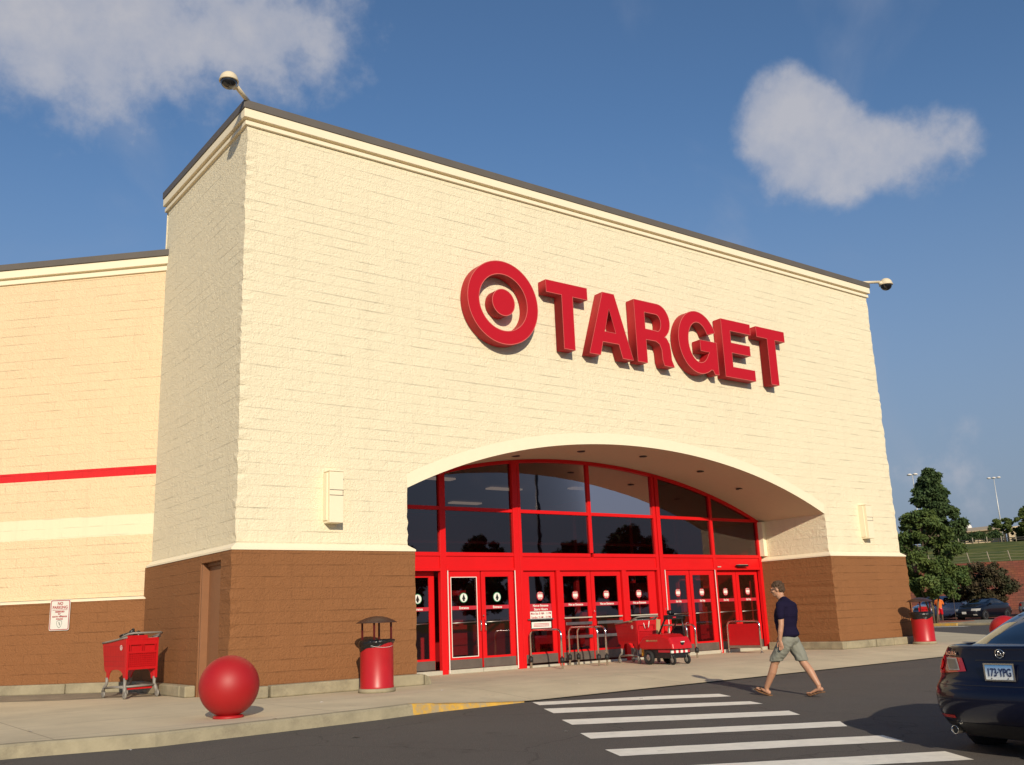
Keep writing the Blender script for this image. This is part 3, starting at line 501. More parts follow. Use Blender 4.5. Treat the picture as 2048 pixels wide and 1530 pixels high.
# brown base, 10 cm proud, with the side door recess
def base():
    p = .10; zc = 2.5
    mb = MB(); B = -p
    def front(x0, x1, jl=True):
        a = vline(x0, B, 0, zc, .8, .8); b = vline(x1, B, 0, zc, .8, .8)
        for Q, xi in ((a, x0+.2), (b, x1-.2)):
            In = [(xi, B, q[2]) for q in Q]; mb.add(Q+In, [(i, i+1, len(Q)+i+1, len(Q)+i) for i in range(len(Q)-1)])
        mb.add([(x0+.2, B, 0), (x0+.2, B, zc), (x1-.2, B, zc), (x1-.2, B, 0)], [(0, 1, 2, 3)]); return a, b
    def sidef(Q, yi):
        In = [(Q[0][0], yi, q[2]) for q in Q]; mb.add(Q+In, [(i, i+1, len(Q)+i+1, len(Q)+i) for i in range(len(Q)-1)])
    a, b = front(B, XL+p)
    # left side with door opening y .47..1.42, z 0..2.38
    y0, y1, zt, dp = .40, 1.42, 2.36, .17
    bb = vline(B, DY+.12, 0, zc, 0, .0)
    sidef(a, y0)
    mb.add([(B, y0, zt), (B, y0, zc), (B, y1, zc), (B, y1, zt)], [(0, 1, 2, 3)])
    mb.add([(B, y1, 0), (B, y1, zc), (B, DY+.12, zc), (B, DY+.12, 0)], [(0, 1, 2, 3)])
    sidef(b, D+.1)
    mb.build('base_wall', m_brown, store, uv=True); mb = MB(); a2, b2 = front(XR-p, W+p)
    sidef(a2, D+.1)
    sidef(b2, DY+.1)
    mb.build('base_wall', m_brown, store, uv=True)
    mb = MB(); mb.add([(B, y0, 0), (B+dp, y0, 0), (B+dp, y0, zt), (B, y0, zt)], [(0, 1, 2, 3)]); mb.add([(B, y1, 0), (B+dp, y1, 0), (B+dp, y1, zt), (B, y1, zt)], [(0, 1, 2, 3)])
    mb.add([(B, y0, zt), (B+dp, y0, zt), (B+dp, y1, zt), (B, y1, zt)], [(0, 1, 2, 3)]); mb.build('door_reveal', m_brownflat, store)
    mb = MB(); mb.box(B+.02, B+dp+.05, y1-.05, y1-.003, 0, zt-.003); mb.box(B+dp-.06, B+dp+.04, y0+.003, y0+.05, 0, zt-.003); mb.box(B+dp-.06, B+dp+.04, y0+.05, y1-.05, zt-.06, zt-.003); mb.build('door_frame', m_brownflat, store, bevel=.004)
    dr = MB().box(B+dp-.02, B+dp+.03, y0+.052, y1-.052, .01, zt-.062).build('side_door', m_brownflat, store, bevel=.003)
    MB().box(B+dp-.07, B+dp-.02, y0+.1, y0+.13, .98, 1.1).build('handle', m_steel, dr, bevel=.004)
    # sloped cream sill on top of the base
    mb = MB(); q = p+.012
    L_ = [(-q, DY), (-q, -q), (XL+q, -q), (XL+q, D+.1)]; I_ = [(.02, DY), (.02, .02), (XL-.02, .02), (XL-.02, D+.1)]
    def sill(L_, I_):
        n = len(L_); vs = [(x, y, 2.5) for x, y in L_]+[(x, y, 2.535) for x, y in L_]+[(x, y, 2.635) for x, y in I_]
        mb.add(vs, [(i, i+1, n+i+1, n+i) for i in range(n-1)]+[(n+i, n+i+1, 2*n+i+1, 2*n+i) for i in range(n-1)]+[(i, i+1, 2*n+i+1, 2*n+i) for i in range(n-1)])
    sill(L_, I_); mb.build('base_sill', m_stucco, store); mb = MB(); sill([(XR-q, D+.1), (XR-q, -q), (W+q, -q), (W+q, DY)], [(XR+.02, D+.1), (XR+.02, .02), (W-.02, .02), (W-.02, DY)])
    mb.build('base_sill', m_stucco, store, normals=True)
    # concrete curb at the foot, laid in lengths
    mb = MB(); o = .30
    def seg(x0, x1, y0, y1, h=.2): MB().box(x0, x1, y0, y1, 0, h+rng.uniform(-.004, .004)).build('curb_block', m_curb, store, bevel=.025)
    xs = [-o, .62, .66, XL+.30]
    seg(-o, -.02, -o, -.105); seg(.0, .55, -o+.01, -.105); seg(.585, XL+.14, -o, -.105); mb.add([(XL+.16, -.3, 0), (XL+.16, -.105, 0), (XL+.16, -.105, .19), (XL+.16, -.3, .19), (XL+.34, -.26, 0), (XL+.34, -.13, 0), (XL+.30, -.13, .13), (XL+.29, -.26, .13)], [(0, 1, 2, 3), (4, 5, 6, 7), (0, 4, 7, 3), (3, 7, 6, 2), (0, 1, 5, 4), (1, 5, 6, 2)])
    seg(-o, -.105, -.1, .44); seg(-o, -.105, 1.45, 1.75); seg(-o, -.105, 1.77, 4.4)
    x0 = XR-.1
    seg(x0-.18, x0-.003, -o, D-.1); seg(x0-.003, 18.0, -o, -.105); seg(18.02, 18.35, -o+.015, -.105); seg(18.38, 19.2, -o, -.105); seg(19.22, W+.3, -o, -.105); seg(W+.105, W+.3, -.1, 4.5)
    mb.build('broken_curb_end', m_curb, store, bevel=.01)
base()

# angled wings (45 degrees), left one in view
def wing(sx, ox, nm):
    dv = Vector((-sx, 1, 0)).normalized() if False else Vector((-.7071*sx, .7071, 0)); n = Vector((-.7071*sx, -.7071, 0)); O = Vector((ox, DY, 0)); Lw = 26
    def strip(name, z0, z1, off, m, s0=0.0, uv=True):
        s1 = Lw; mb = MB(); a = O+dv*s0+n*off; b = O+dv*s1+n*off
        mb.add([(a.x, a.y, z0), (b.x, b.y, z0), (b.x, b.y, z1), (a.x, a.y, z1)], [(0, 1, 2, 3) if sx < 0 else (0, 1, 2, 3)]); return mb.build(name, m, store, uv=uv)
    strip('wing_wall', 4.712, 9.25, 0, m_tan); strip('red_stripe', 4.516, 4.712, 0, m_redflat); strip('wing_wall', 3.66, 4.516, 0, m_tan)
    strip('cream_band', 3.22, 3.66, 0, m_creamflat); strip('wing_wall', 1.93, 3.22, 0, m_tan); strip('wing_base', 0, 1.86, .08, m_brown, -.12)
    def bar(name, z0, z1, o0, o1, m, s0=0., bev=.01, slope=0):
        mb = MB(); a0, a1, b0, b1 = O+dv*s0+n*o0, O+dv*s0+n*o1, O+dv*Lw+n*o0, O+dv*Lw+n*o1
        vs = [(p.x, p.y, z) for p, z in ((a0, z0), (a1, z0), (b1, z0), (b0, z0), (a0, z1+slope), (a1, z1), (b1, z1), (b0, z1+slope))]
        mb.add(vs, [(0, 1, 2, 3), (4, 5, 6, 7), (0, 1, 5, 4), (1, 2, 6, 5), (2, 3, 7, 6), (3, 0, 4, 7)]); return mb.build(name, m, store, bevel=bev)
    bar('parapet_cap', 9.53, 9.68, -.3, .12, m_cap, -.12, .006); bar('cornice', 9.34, 9.528, -.25, .085, m_stucco, -.085, .012); bar('lower_cornice', 9.19, 9.30, -.2, .045, m_stucco, -.05, .012); bar('cornice_groove', 9.2, 9.4, -.2, .004, m_stucco)
    bar('base_sill', 1.86, 1.875, -.1, .092, m_stucco, -.14, 0, .085)
    s = -.25
    for ln in (1.9, 3.1, 3.05, 3.05, 3.0, 3.1, 3.0, 3.0, 3.0):
        mb = MB(); a0, a1, b0, b1 = O+dv*s+n*.085, O+dv*s+n*.26, O+dv*(s+ln-.02)+n*.085, O+dv*(s+ln-.02)+n*.26
        vs = [(p.x, p.y, z) for z in (0, .2+rng.uniform(-.004, .004)) for p in (a0, a1, b1, b0)]
        mb.add(vs, [(0, 1, 2, 3), (4, 5, 6, 7), (0, 1, 5, 4), (1, 2, 6, 5), (2, 3, 7, 6), (3, 0, 4, 7)]); mb.build('wing_curb', m_curb, store, bevel=.02); s += ln
    mb = MB(); e = O+dv*Lw; mb.add([(O.x, O.y, 9.2), (e.x, e.y, 9.2), (e.x, 40, 9.2), (O.x, 40, 9.2)], [(0, 1, 2, 3)]); mb.build('roof', m_cap, store)
wing(1, 0, ''); wing(-1, W, '')

# ---------------------------------------------------------------- storefront
def storefront():
    y = D; d = .12
    fr = MB()
    def V(x0, x1, z0=0, z1=None, dy=0, dd=d):
        z1 = z1 if z1 is not None else arch_z((x0+x1)/2)-.02; fr.box(x0, x1, y+dy, y+d+dy, z0, z1)
    V(3.50, 3.62); V(5.70, 5.86); V(7.80, 7.96, dy=-.02); V(7.98, 8.06); V(10.26, 10.36, 2.7, None, .01); V(12.60, 12.69); V(12.71, 12.84, dy=-.02); V(14.86, 14.96); V(16.86, 16.97, 0, None)
    for xa, xb in ((3.62, 5.70), (5.86, 7.80), (8.06, 10.26), (10.36, 12.60), (12.84, 14.86), (14.96, 16.86)):
        fr.box(xa, xb, y+.012, y+d-.01, 3.655, 3.74); fr.box(xa, xb, y+.008, y+d-.012, 2.60, 2.69)
    # arched head member, follows the soffit
    N = 60; vs = []
    for i in range(N+1):
        x = 3.5+(16.97-3.5)*i/N; z = arch_z(x)-.003
        vs += [(x, y-.012, z-.085), (x, y+d+.01, z-.085), (x, y+d+.01, z), (x, y-.012, z)]
    fr.add(vs, [(4*i+k, 4*i+4+k, 4*i+4+(k+1) % 4, 4*i+(k+1) % 4) for i in range(N) for k in range(4)])
    frame = fr.build('storefront_frame', m_red, store, bevel=.006)
    # spandrel panels above the doors
    pb = MB()
    for xa, xb in ((3.62, 5.70), (5.86, 7.80), (8.06, 10.31), (10.315, 12.60), (12.84, 14.86), (14.96, 16.86)): pb.box(xa, xb, y+.035, y+.08, 2.33, 2.60)
    for xa, xb in ((5.86, 7.80), (8.06, 12.60), (12.84, 14.86), (14.96, 16.86), (3.62, 5.70)): pb.box(xa, xb, y-.006, y+.09, 2.265, 2.33)
    pb.box(9.09, 9.20, y-.004, y+.1, 0, 2.265); pb.box(11.30, 11.44, y-.004, y+.1, 0, 2.265)
    pb.build('spandrel_panel', m_red, store, bevel=.004)
    # upper glass, each pane its own sheet cut under the arch
    for xa, xb in ((3.62, 5.70), (5.86, 7.80), (8.06, 10.26), (10.36, 12.60), (12.84, 14.86), (14.96, 16.86)):
        t = rng.uniform(-.006, .006)
        MB().add([(xa, y+.06-t, 2.69), (xb, y+.06+t, 2.69), (xb, y+.06+t, 3.655), (xa, y+.06-t, 3.655)], [(0, 1, 2, 3)]).build('window_pane', m_glass, store)
        K = 8; pts = [(xa, y+.06-t, 3.74), (xb, y+.06+t, 3.74)]+[(xb-(xb-xa)*i/K, y+.06+t-2*t*i/K, arch_z(xb-(xb-xa)*i/K)-.08) for i in range(K+1)]
        MB().add(pts, [tuple(range(len(pts)))]).build('window_pane', m_glass, store)
    # doors
    def door(xa, xb, gx0, gx1, dy=0., sign='no', edge=None, kick=.31, z1=2.26, bar='thin', dark=False, band=True):
        yy = y+.03+dy; o = empty('door', (0, 0, 0)); o.parent = store
        m = MB(); zk = kick; gz0, gz1 = .345, 2.13
        m.box(xa, gx0, yy, yy+.045, .10, z1); m.box(gx1, xb, yy, yy+.045, .10, z1); m.box(gx0, gx1, yy, yy+.045, gz1, z1); m.box(gx0, gx1, yy, yy+.045, .10, gz0)
        m.build('door_leaf', m_red, o, bevel=.003)
        MB().box(xa+.01, xb-.01, yy-.008, yy-.001, .10, kick-.01).build('kick_plate', m_kick, o, bevel=.002)
        MB().add([(gx0, yy+.022, gz0), (gx1, yy+.022, gz0), (gx1, yy+.022, gz1), (gx0, yy+.022, gz1)], [(0, 1, 2, 3)]).build('glass_pane', m_glass, o)
        cx = (gx0+gx1)/2; yd = yy+.016
        if edge:
            e = MB()
            for x0, x1, z0, z1_ in ((gx0, gx0+.015, gz0, gz1), (gx1-.015, gx1, gz0, gz1), (gx0+.015, gx1-.015, gz1-.015, gz1), (gx0+.015, gx1-.015, gz0, gz0+.015)): e.box(x0, x1, yy-.01, yy-.001, z0, z1_)
            e.build('glazing_bead', m_edge, o)
        if band: MB().box(gx0, gx1, yd-.001, yd+.001, 1.39, 1.475).build('door_band', m_decalr, o)
        if sign == 'in':
            MB().prism(circ(cx, 1.66, .112, 28), yd-.001, yd+.001).build('entry_decal', m_green, o)
            MB().prism(circ(cx, 1.66, .098, 28), yd-.0035, yd-.0015).build('entry_decal', m_decalw, o)
            MB().prism([(cx-.024, 1.585), (cx-.024, 1.625), (cx-.05, 1.625), (cx, 1.745), (cx+.05, 1.625), (cx+.024, 1.625), (cx+.024, 1.585)], yd-.006, yd-.004).build('arrow_decal', m_decalk, o)
            text_mesh('door_lettering', 'Entrance', .075, m_decalw, o, (cx, yd-.004, 1.432), width=.26, bold=.002)
        else:
            MB().prism(circ(cx, 1.66, .108, 28), yd-.001, yd+.001).build('no_entry_decal', m_decalr, o)
            MB().prism([(cx-.075, 1.625), (cx+.075, 1.625), (cx+.075, 1.70), (cx-.075, 1.70)], yd-.0035, yd-.0015).build('no_entry_decal', m_decalw, o)
            text_mesh('door_lettering', 'DO NOT', .038, m_decalw, o, (cx, yd-.004, 1.728), bold=.001); text_mesh('door_lettering', 'ENTER', .038, m_decalw, o, (cx, yd-.004, 1.597), bold=.001)
            tx = 'Not an Entrance' if sign == 'no' else 'Exit Only'
            text_mesh('door_lettering', tx, .075, m_decalw, o, (cx, yd-.004, 1.432), width=.47 if sign == 'no' else .21, bold=.002)
        if bar == 'thin': MB().tube([(gx0+.01, yy-.0, 1.1), (gx1-.01, yy-.0, 1.115)], .011, 8).build('push_bar', m_steel, o)
        if bar == 'panic':
            MB().box(xa+.06, xb-.06, yy-.07, yy-.045, 1.10, 1.13).build('push_bar', m_sill, o, bevel=.004)
            k = MB(); k.box(gx0, gx1+.06, yy-.055, yy-.03, .94, 1.01); k.box(gx0, gx1+.06, yy-.055, yy-.03, .62, .69); k.build('bumper_rail', m_steel, o, bevel=.004)
        return o
    d1 = door(3.66, 4.66, 3.78, 4.50, .20, 'in', band=True); d2 = door(4.70, 5.66, 4.93, 5.52, .20, 'in')
    a = door(5.88, 6.80, 5.975, 6.70, 0, 'in', edge=True); b = door(6.83, 7.77, 6.94, 7.63, 0, 'in')
    for o, x in ((a, 6.755), (b, 6.885)): MB().tube([(x, y+.028, .90), (x, y-.03, .92), (x, y-.03, 1.13), (x, y+.028, 1.15)], .011, 8).build('handle', m_chrome, o)
    h1 = door(8.09, 9.07, 8.26, 8.94, .03, 'no', bar='none')
    MB().box(8.15, 8.93, D+.0, D+.025, 1.10, 1.125).build('push_bar', m_steel, h1)
    door(9.22, 10.24, 9.33, 10.12, .03, 'no', bar='panic'); door(10.26, 11.28, 10.37, 11.17, .03, 'no', bar='panic'); door(11.46, 12.55, 11.57, 12.28, .03, 'no', bar='panic')
    door(12.88, 13.84, 13.02, 13.72, 0, 'exit'); door(13.87, 14.83, 13.97, 14.66, 0, 'exit')
    door(14.98, 15.88, 15.06, 15.76, .10, 'exit'); door(15.90, 16.84, 16.02, 16.73, .10, 'exit')
    # opening-hours stickers
    yy = D+.03+.03+.012; cx = 8.6
    MB().box(8.26, 8.94, yy-.002, yy, 1.30, 1.389).build('hours_sticker', m_decalr, h1)
    text_mesh('hours_lettering', 'Store Hours', .08, m_decalw, h1, (cx, yy-.004, 1.345), width=.42, bold=.002)
    MB().box(8.265, 8.935, yy-.002, yy, 1.10, 1.295).build('hours_sticker', m_decalw, h1)
    text_mesh('hours_lettering', 'Mon-Sat: 8 AM - 11 PM', .075, m_decalr, h1, (cx, yy-.004, 1.245), width=.62, bold=.001); text_mesh('hours_lettering', 'Sunday: 8 AM - 10 PM', .075, m_decalr, h1, (cx, yy-.004, 1.155), width=.6, bold=.001)
    MB().box(8.30, 8.90, yy-.002, yy, .905, 1.05).build('notice_sticker', m_decalw, h1)
    k = MB(); [k.box(8.36, 8.84, yy-.004, yy-.003, z, z+.012) for z in (.94, .97, 1.0)]; k.build('notice_lettering', m_decalr, h1)
    # silvery vertical edge strips, thresholds
    k = MB(); [k.box(x, x+.022, D-.028, D-.021, .02, 2.27) for x in (5.862, 7.775, 12.85, 14.84)]; k.build('edge_strip', m_edge, store)
    k = MB(); [k.box(a_, b_-.006, D-.005, D+.16, 0, .088) for a_, b_ in ((3.62, 5.70), (5.865, 6.8), (6.805, 7.79), (12.86, 14.85), (14.965, 16.85))]; [k.box(a_, b_, D+.01, D+.16, 0, .05) for a_, b_ in ((8.07, 9.08), (9.21, 11.29), (11.45, 12.59))]; k.build('threshold', m_sill, store, bevel=.004)
    MB().box(15.75, 16.2, D-.13, D-.02, 2.355, 2.405).build('motion_sensor', m_blackp, store, bevel=.01); MB().box(15.78, 16.17, D-.12, D-.03, 2.407, 2.415).build('sensor_top', m_sill, store)
    MB().box(14.99, 15.12, D-.03, D-.01, 2.34, 2.365).build('latch_cover', m_sill, store)
    k = MB(); [k.sphere((x, D-.03, 1.25), .018, 10, 6) for x in (6.83, 10.25, 12.78)]; k.build('lock', m_chrome, store)
    # soffit downlights
    for x, yy in ((9.0, 1.0), (11.0, .9), (13.2, 1.0), (14.9, 1.15), (7.3, 1.4)):
        z = arch_z(x); MB().lathe([(.001, -.012), (.07, -.012), (.095, -.02), (.10, -.004)], 20, (x, yy, z)).build('downlight', m_blackp, store)
storefront()
def interior():
    o = store
    for xa, xb, yy, h in ((4.0, 4.9, 3.6, 1.2), (5.1, 6.3, 4.6, .95), (6.5, 7.2, 3.5, 1.05), (7.4, 7.8, 4.4, 1.9), (8.2, 8.8, 4.0, .9), (9.0, 9.9, 4.6, 1.2), (10.3, 11.3, 3.9, 1.15), (11.6, 12.5, 4.3, 1.25), (13.0, 13.8, 3.7, 2.0), (14.0, 14.9, 4.2, 1.5), (15.1, 16.0, 3.8, 2.1), (16.2, 17.0, 4.3, 1.9)): MB().box(xa, xb, yy, yy+.1, .35, h).build('low_wall', m_redin, o)
    MB().add([(3.5, D+.1, .003), (W-.2, D+.1, .003), (W-.2, 16, .003), (3.5, 16, .003)], [(0, 1, 2, 3)]).build('inner_floor', m_floorin, o)
    MB().add([(.2, D+.11, 5.3), (W-.2, D+.11, 5.3), (W-.2, 16, 5.3), (.2, 16, 5.3)], [(0, 1, 2, 3)]).build('inner_ceiling', m_ceilin, o)
    [MB().box(*q, 0, 5.3).build('inner_wall', m_redin, o) for q in ((3.3, 3.48, D+.12, 16), (17.1, 17.3, D+.12, 16), (3.5, 17.05, 15.8, 16))]
    # vestibule screen: low red walls and posts
    k = MB()
    for x in (3.9, 5.75, 7.9, 10.3, 12.6, 14.9, 16.9): k.box(x-.06, x+.06, 5.6, 5.72, 0, 4.2)
    for xa, xb in ((5.8, 7.85), (10.35, 12.55), (14.95, 16.85)): k.box(xa, xb, 5.62, 5.7, 0, 1.02)
    k.box(3.9, 16.9, 5.6, 5.72, 2.3, 2.5); k.box(3.9, 16.9, 5.61, 5.7, 4.1, 4.22); k.box(3.9, 16.9, 5.61, 5.7, 3.2, 3.27); k.build('vestibule_screen', m_redin, o)
    for xa, ya, xb, yb, h in ((7.9, 2.6, 7.98, 5.5, 1.05), (12.68, 2.6, 12.78, 5.5, 1.05)): MB().box(xa, xb, ya, yb, 0, h).build('low_wall', m_redin, o)
    for x, yy in ((5.2, 7.5), (8.2, 7.2), (11.6, 8.4), (14.2, 7.4), (7.0, 11.5), (12.5, 12)):
        MB().box(x, x+1.25, yy, yy+.32, 5.22, 5.27).build('ceiling_lamp', m_lampin, o)
interior()

# ---------------------------------------------------------------- sign
sign = empty('store_sign', (7, -.03, 7.115)); tag(sign, 'raised red sign of a ringed disc and six letters above the arch', 'store sign')
def sign_letters():
    H = 1.60; dp = .27; y = -.03-dp/2
    def letter(nm, loops, x):
        o = curve_mesh(nm, loops, dp, m_signred, sign, (x-7, -dp/2, 0)); o.data.materials.append(m_signside); o.data.materials.append(m_signtrim)
        for p in o.data.polygons:
            if abs(p.normal.y) < .5: p.material_index = 1
        t = MB()
        for lp in loops:
            n = len(lp); area = sum(lp[i][0]*lp[(i+1) % n][1]-lp[(i+1) % n][0]*lp[i][1] for i in range(n))
            P = [Vector((a, b)) for a, b in lp]; vs = []
            for i in range(n):
                e1 = (P[i]-P[i-1]).normalized(); e2 = (P[(i+1) % n]-P[i]).normalized(); nr = Vector((-(e1+e2).y, (e1+e2).x)); nr = nr.normalized() if nr.length > 1e-6 else Vector((-e1.y, e1.x))
                if lp is not loops[0]: nr = nr if area > 0 else -nr; nr = -nr
                elif area < 0: nr = -nr
                q = P[i]+nr*.014; r = P[i]-nr*.003
                vs += [(r.x+x-7, -dp-.004, r.y), (q.x+x-7, -dp-.004, q.y)]
            t.add(vs, [(2*i, 2*((i+1) % n), 2*((i+1) % n)+1, 2*i+1) for i in range(n)])
        t.build('letter_trim', m_signtrim, o)
        return o
    letter('emblem_ring', [circ(0, 0, .965, 72), circ(0, 0, .655, 72)[::-1]], 5.84) .location.z = .83
    letter('emblem_disc', [circ(0, 0, .31, 48)], 5.84).location.z = .83
    T = lambda wd: [[(0, H), (0, H-.30), (wd/2-.17, H-.30), (wd/2-.17, 0), (wd/2+.17, 0), (wd/2+.17, H-.30), (wd, H-.30), (wd, H)]]
    letter('sign_letter', T(1.26), 7.07)
    letter('sign_letter', [[(0, 0), (.52, H), (.90, H), (1.42, 0), (1.06, 0), (.96, .34), (.45, .34), (.35, 0)], [(.53, .61), (.88, .61), (.705, 1.20)]], 8.30)
    bowl_o = circ(.80, 1.19, .47, 20, 90, -90)
    letter('sign_letter', [[(0, 0), (0, H)]+[(.80+.42*math.cos(R(a)), 1.15+.45*math.sin(R(a))) for a in range(90, -66, -9)]+[(1.06, .74), (1.16, .60), (1.19, .42), (1.20, .18), (1.28, 0), (.92, 0), (.87, .14), (.86, .40), (.80, .54), (.68, .60), (.34, .60), (.34, 0)],
            [(.34, .88), (.70, .88)]+[(.74+.15*math.cos(R(a)), 1.09+.22*math.sin(R(a))) for a in range(-80, 91, 17)]+[(.34, 1.31)]], 9.86)
    go = [(.72+.74*math.cos(R(a)), .80+.83*math.sin(R(a))) for a in range(22, 325, 8)]; gi = [(.72+.39*math.cos(R(a)), .80+.54*math.sin(R(a))) for a in range(22, 326, 8)][::-1]
    # outer arc from upper right terminal round the left to the lower right, then spur, bar and inner arc back
    go = [(.72+.74*math.cos(R(a)), .80+.84*math.sin(R(a))) for a in range(24, 309, 8)]; gi = [(.735+.385*math.cos(R(a)), .80+.54*math.sin(R(a))) for a in range(28, 329, 10)][::-1]
    letter('sign_letter', [go+[(1.20, .10), (1.25, 0), (1.42, 0), (1.42, .88), (.78, .88), (.78, .58), (1.12, .58)]+gi], 11.38)
    letter('sign_letter', [[(0, 0), (0, H), (1.18, H), (1.18, H-.30), (.34, H-.30), (.34, .97), (1.10, .97), (1.10, .69), (.34, .69), (.34, .30), (1.22, .30), (1.22, 0)]], 13.05)
    letter('sign_letter', T(1.22), 14.48)
sign_letters()

# ---------------------------------------------------------------- fixtures on the tower
def sconce(x, lab):
    o = empty('wall_sconce', (x, 0, 3.0)); tag(o, lab, 'wall light', 'tall box sconces beside the arch')
    MB().box(-.14, .14, -.25, .0, .0, .95).build('housing', m_sconce, o, bevel=.006); MB().box(-.15, .15, -.265, .0, .952, .975).build('top_plate', m_sconce, o, bevel=.003)
    MB().box(-.16, -.10, -.16, .0, .05, .93).build('back_box', m_sconce, o, bevel=.004)
    k = MB(); k.box(-.142, .142, -.2525, -.2505, .50, .512); k.box(-.142, .142, -.2525, -.2505, .60, .612); k.box(.126, .136, -.2525, -.2505, .512, .60); k.build('access_panel_seam', m_kick, o)
sconce(1.82, 'tall cream box sconce on the wall left of the arch'); sconce(18.85, 'tall cream box sconce on the wall right of the arch')
def dome_cam(root, ball, lab, q=1.):
    o = empty('security_camera', root); tag(o, lab, 'security camera', 'dome cameras on the roof corners')
    b = Vector(ball)-Vector(root); k = MB(); hx = Vector((b.x, b.y, 0)); u = hx.normalized()
    k.tube([(0, 0, -.06), (0, 0, .0)], .07, 12); p1 = b-u*.24; p1.z = b.z+.06
    k.tube([(0, 0, 0), tuple(p1), ], .045, 10); k.tube([tuple(p1), tuple(b-u*.20+Vector((0, 0, -.03)))], [.075, .06], 12); k.build('arm', m_dome, o)
    k = MB(); prof = [(a*q, b_*q) for a, b_ in [(.001, .205)]+[(.205*math.sin(R(a)), .205*math.cos(R(a))) for a in range(12, 91, 13)]+[(.215, .0), (.215, -.03), (.19, -.035)]]; k.lathe(prof, 28, tuple(b)); k.build('dome_housing', m_dome, o)
    k = MB(); k.lathe([(q*.185*math.cos(R(a)), q*(-.03-.175*math.sin(R(a)))) for a in range(0, 91, 10)], 28, tuple(b)); k.build('smoked_dome', m_domeglass, o)
    return o
dome_cam((.05, .02, 11.16), (-.62, -.62, 11.13), 'dome camera on an arm over the roof corner nearest the viewer', .84)
dome_cam((20.3, .1, 11.16), (21.45, -.22, 11.22), 'dome camera on a white arm at the far right roof corner')
o = MB().box(20.58, 21.05, .35, .62, 3.83, 4.06).build('wall_pack_light', m_dome, None, bevel=.02); tag(o, 'small tan light box sticking out of the far right side wall', 'wall light')

# ================================================================== bollards, bins, rails, carts
def bollard(x, y, lab):
    o = empty('ball_bollard', (x, y, 0)); tag(o, lab, 'bollard', 'round red bollards along the sidewalk')
    MB().sphere((0, 0, .412), .398, 48, 28).build('ball', m_ball, o); MB().lathe([(.001, .0), (.20, .0), (.205, .01), (.19, .035), (.001, .036)], 32).build('base_ring', m_ball, o)
    return o
bollard(-1.30, -3.30, 'big glossy red concrete ball on the sidewalk by the brown corner'); bollard(20.5, -2.85, 'red ball bollard peeking out above the trunk of the navy sedan').location.z = -.10
def bin_(x, y, lab, rz=0):
    o = empty('litter_bin', (x, y, 0), rz); tag(o, lab, 'litter bin', 'covered red litter bins along the facade')
    MB().lathe([(.001, 0), (.315, 0), (.325, .02), (.325, .055), (.30, .07), (.001, .07)], 40).build('base', m_curb, o)
    MB().lathe([(.295, .07), (.298, .09), (.29, .11), (.29, .80), (.30, .83), (.30, .86), (.27, .86)], 48).build('body', m_redcan, o)
    # liner: crumpled collar, longer on one side
    n = 72; rows = 7; vs = []; r0 = random.Random(3)
    for j in range(rows):
        for k in range(n):
            a = 2*math.pi*k/n; t = j/(rows-1); drop = .14+.07*math.sin(a+.3-.9)+.012*math.sin(5*a)
            z = .895-drop*t; r = .288+.034*math.sin(math.pi*min(1, t*1.3))+.007*mnoise.noise(Vector((math.cos(a)*5, math.sin(a)*5, t*4)))*2 + .012*t
            if j == 0: r = .262; z = .885
            vs.append((r*math.cos(a), r*math.sin(a), z+.012*mnoise.noise(Vector((math.cos(a)*3, math.sin(a)*3, t*3)))))
    m = MB(); m.add(vs, [(j*n+k, j*n+(k+1) % n, (j+1)*n+(k+1) % n, (j+1)*n+k) for j in range(rows-1) for k in range(n)], True); m.build('bin_liner', m_bag, o)
    m = MB(); m.lathe([(.001, .60), (.262, .60), (.262, .885)], 32); m.build('inner_wall', m_blackp, o)
    for a in (40, 130, 220, 310):
        MB().box(-.013, .013, -.013, .013, .84, 1.20, Matrix.Translation((.255*math.cos(R(a)), .255*math.sin(R(a)), 0))).build('post', m_darkpost, o)
    MB().lathe([(.001, 1.285), (.10, 1.277), (.20, 1.252), (.29, 1.213), (.355, 1.175), (.36, 1.168), (.35, 1.166), (.28, 1.20), (.19, 1.238), (.001, 1.268)], 48).build('canopy', m_bronze, o)
    c = [(.27*math.cos(R(a))*1.12, .27*math.sin(R(a))*1.12, .80-.05*math.sin(R((a-200)*1.6))) for a in range(200, 300, 8)]
    MB().tube(c, .003, 5).build('tie_cord', m_whitep, o)
    return o
bin_(2.22, -1.02, 'covered red litter bin in front of the brown wall left of the doors', .2); bin_(19.95, -.78, 'covered red litter bin at the far right end of the facade', 1.4)

def rail(x, y0, y1, h, lab, panel=False, feet=True):
    o = empty('door_guard_rail', (x, (y0+y1)/2, 0)); tag(o, lab, 'guard rail', 'chrome guard rails standing out from the doors')
    a = (y1-y0)/2; r = .14; p = [(0, a, 0), (0, a, h-r)]+[(0, a-r+r*math.cos(R(t)), h-r+r*math.sin(R(t))) for t in (15, 30, 45, 60, 75, 90)]
    p += [(0, -q[1], q[2]) for q in p[::-1]]; MB().tube(p, .024, 12).build('rail_tube', m_chrome, o)
    if feet:
        for q in (a, -a): MB().tube([(0, q, .13), (0, q, .25)], .05, 14).build('rubber_sleeve', m_black, o)
    else:
        for q in (a, -a): MB().lathe([(.001, .003), (.05, .003), (.05, .012), (.026, .016)], 16, (0, q, 0)).build('floor_flange', m_steel, o)
    if panel:
        MB().box(-.008, .008, -a+.03, a-.03, .20, h-.07).build('panel', m_redplastic, o, bevel=.004); MB().box(-.014, .014, -a+.02, a-.02, .13, .20).build('bottom_rail', m_steel, o, bevel=.004)
    return o
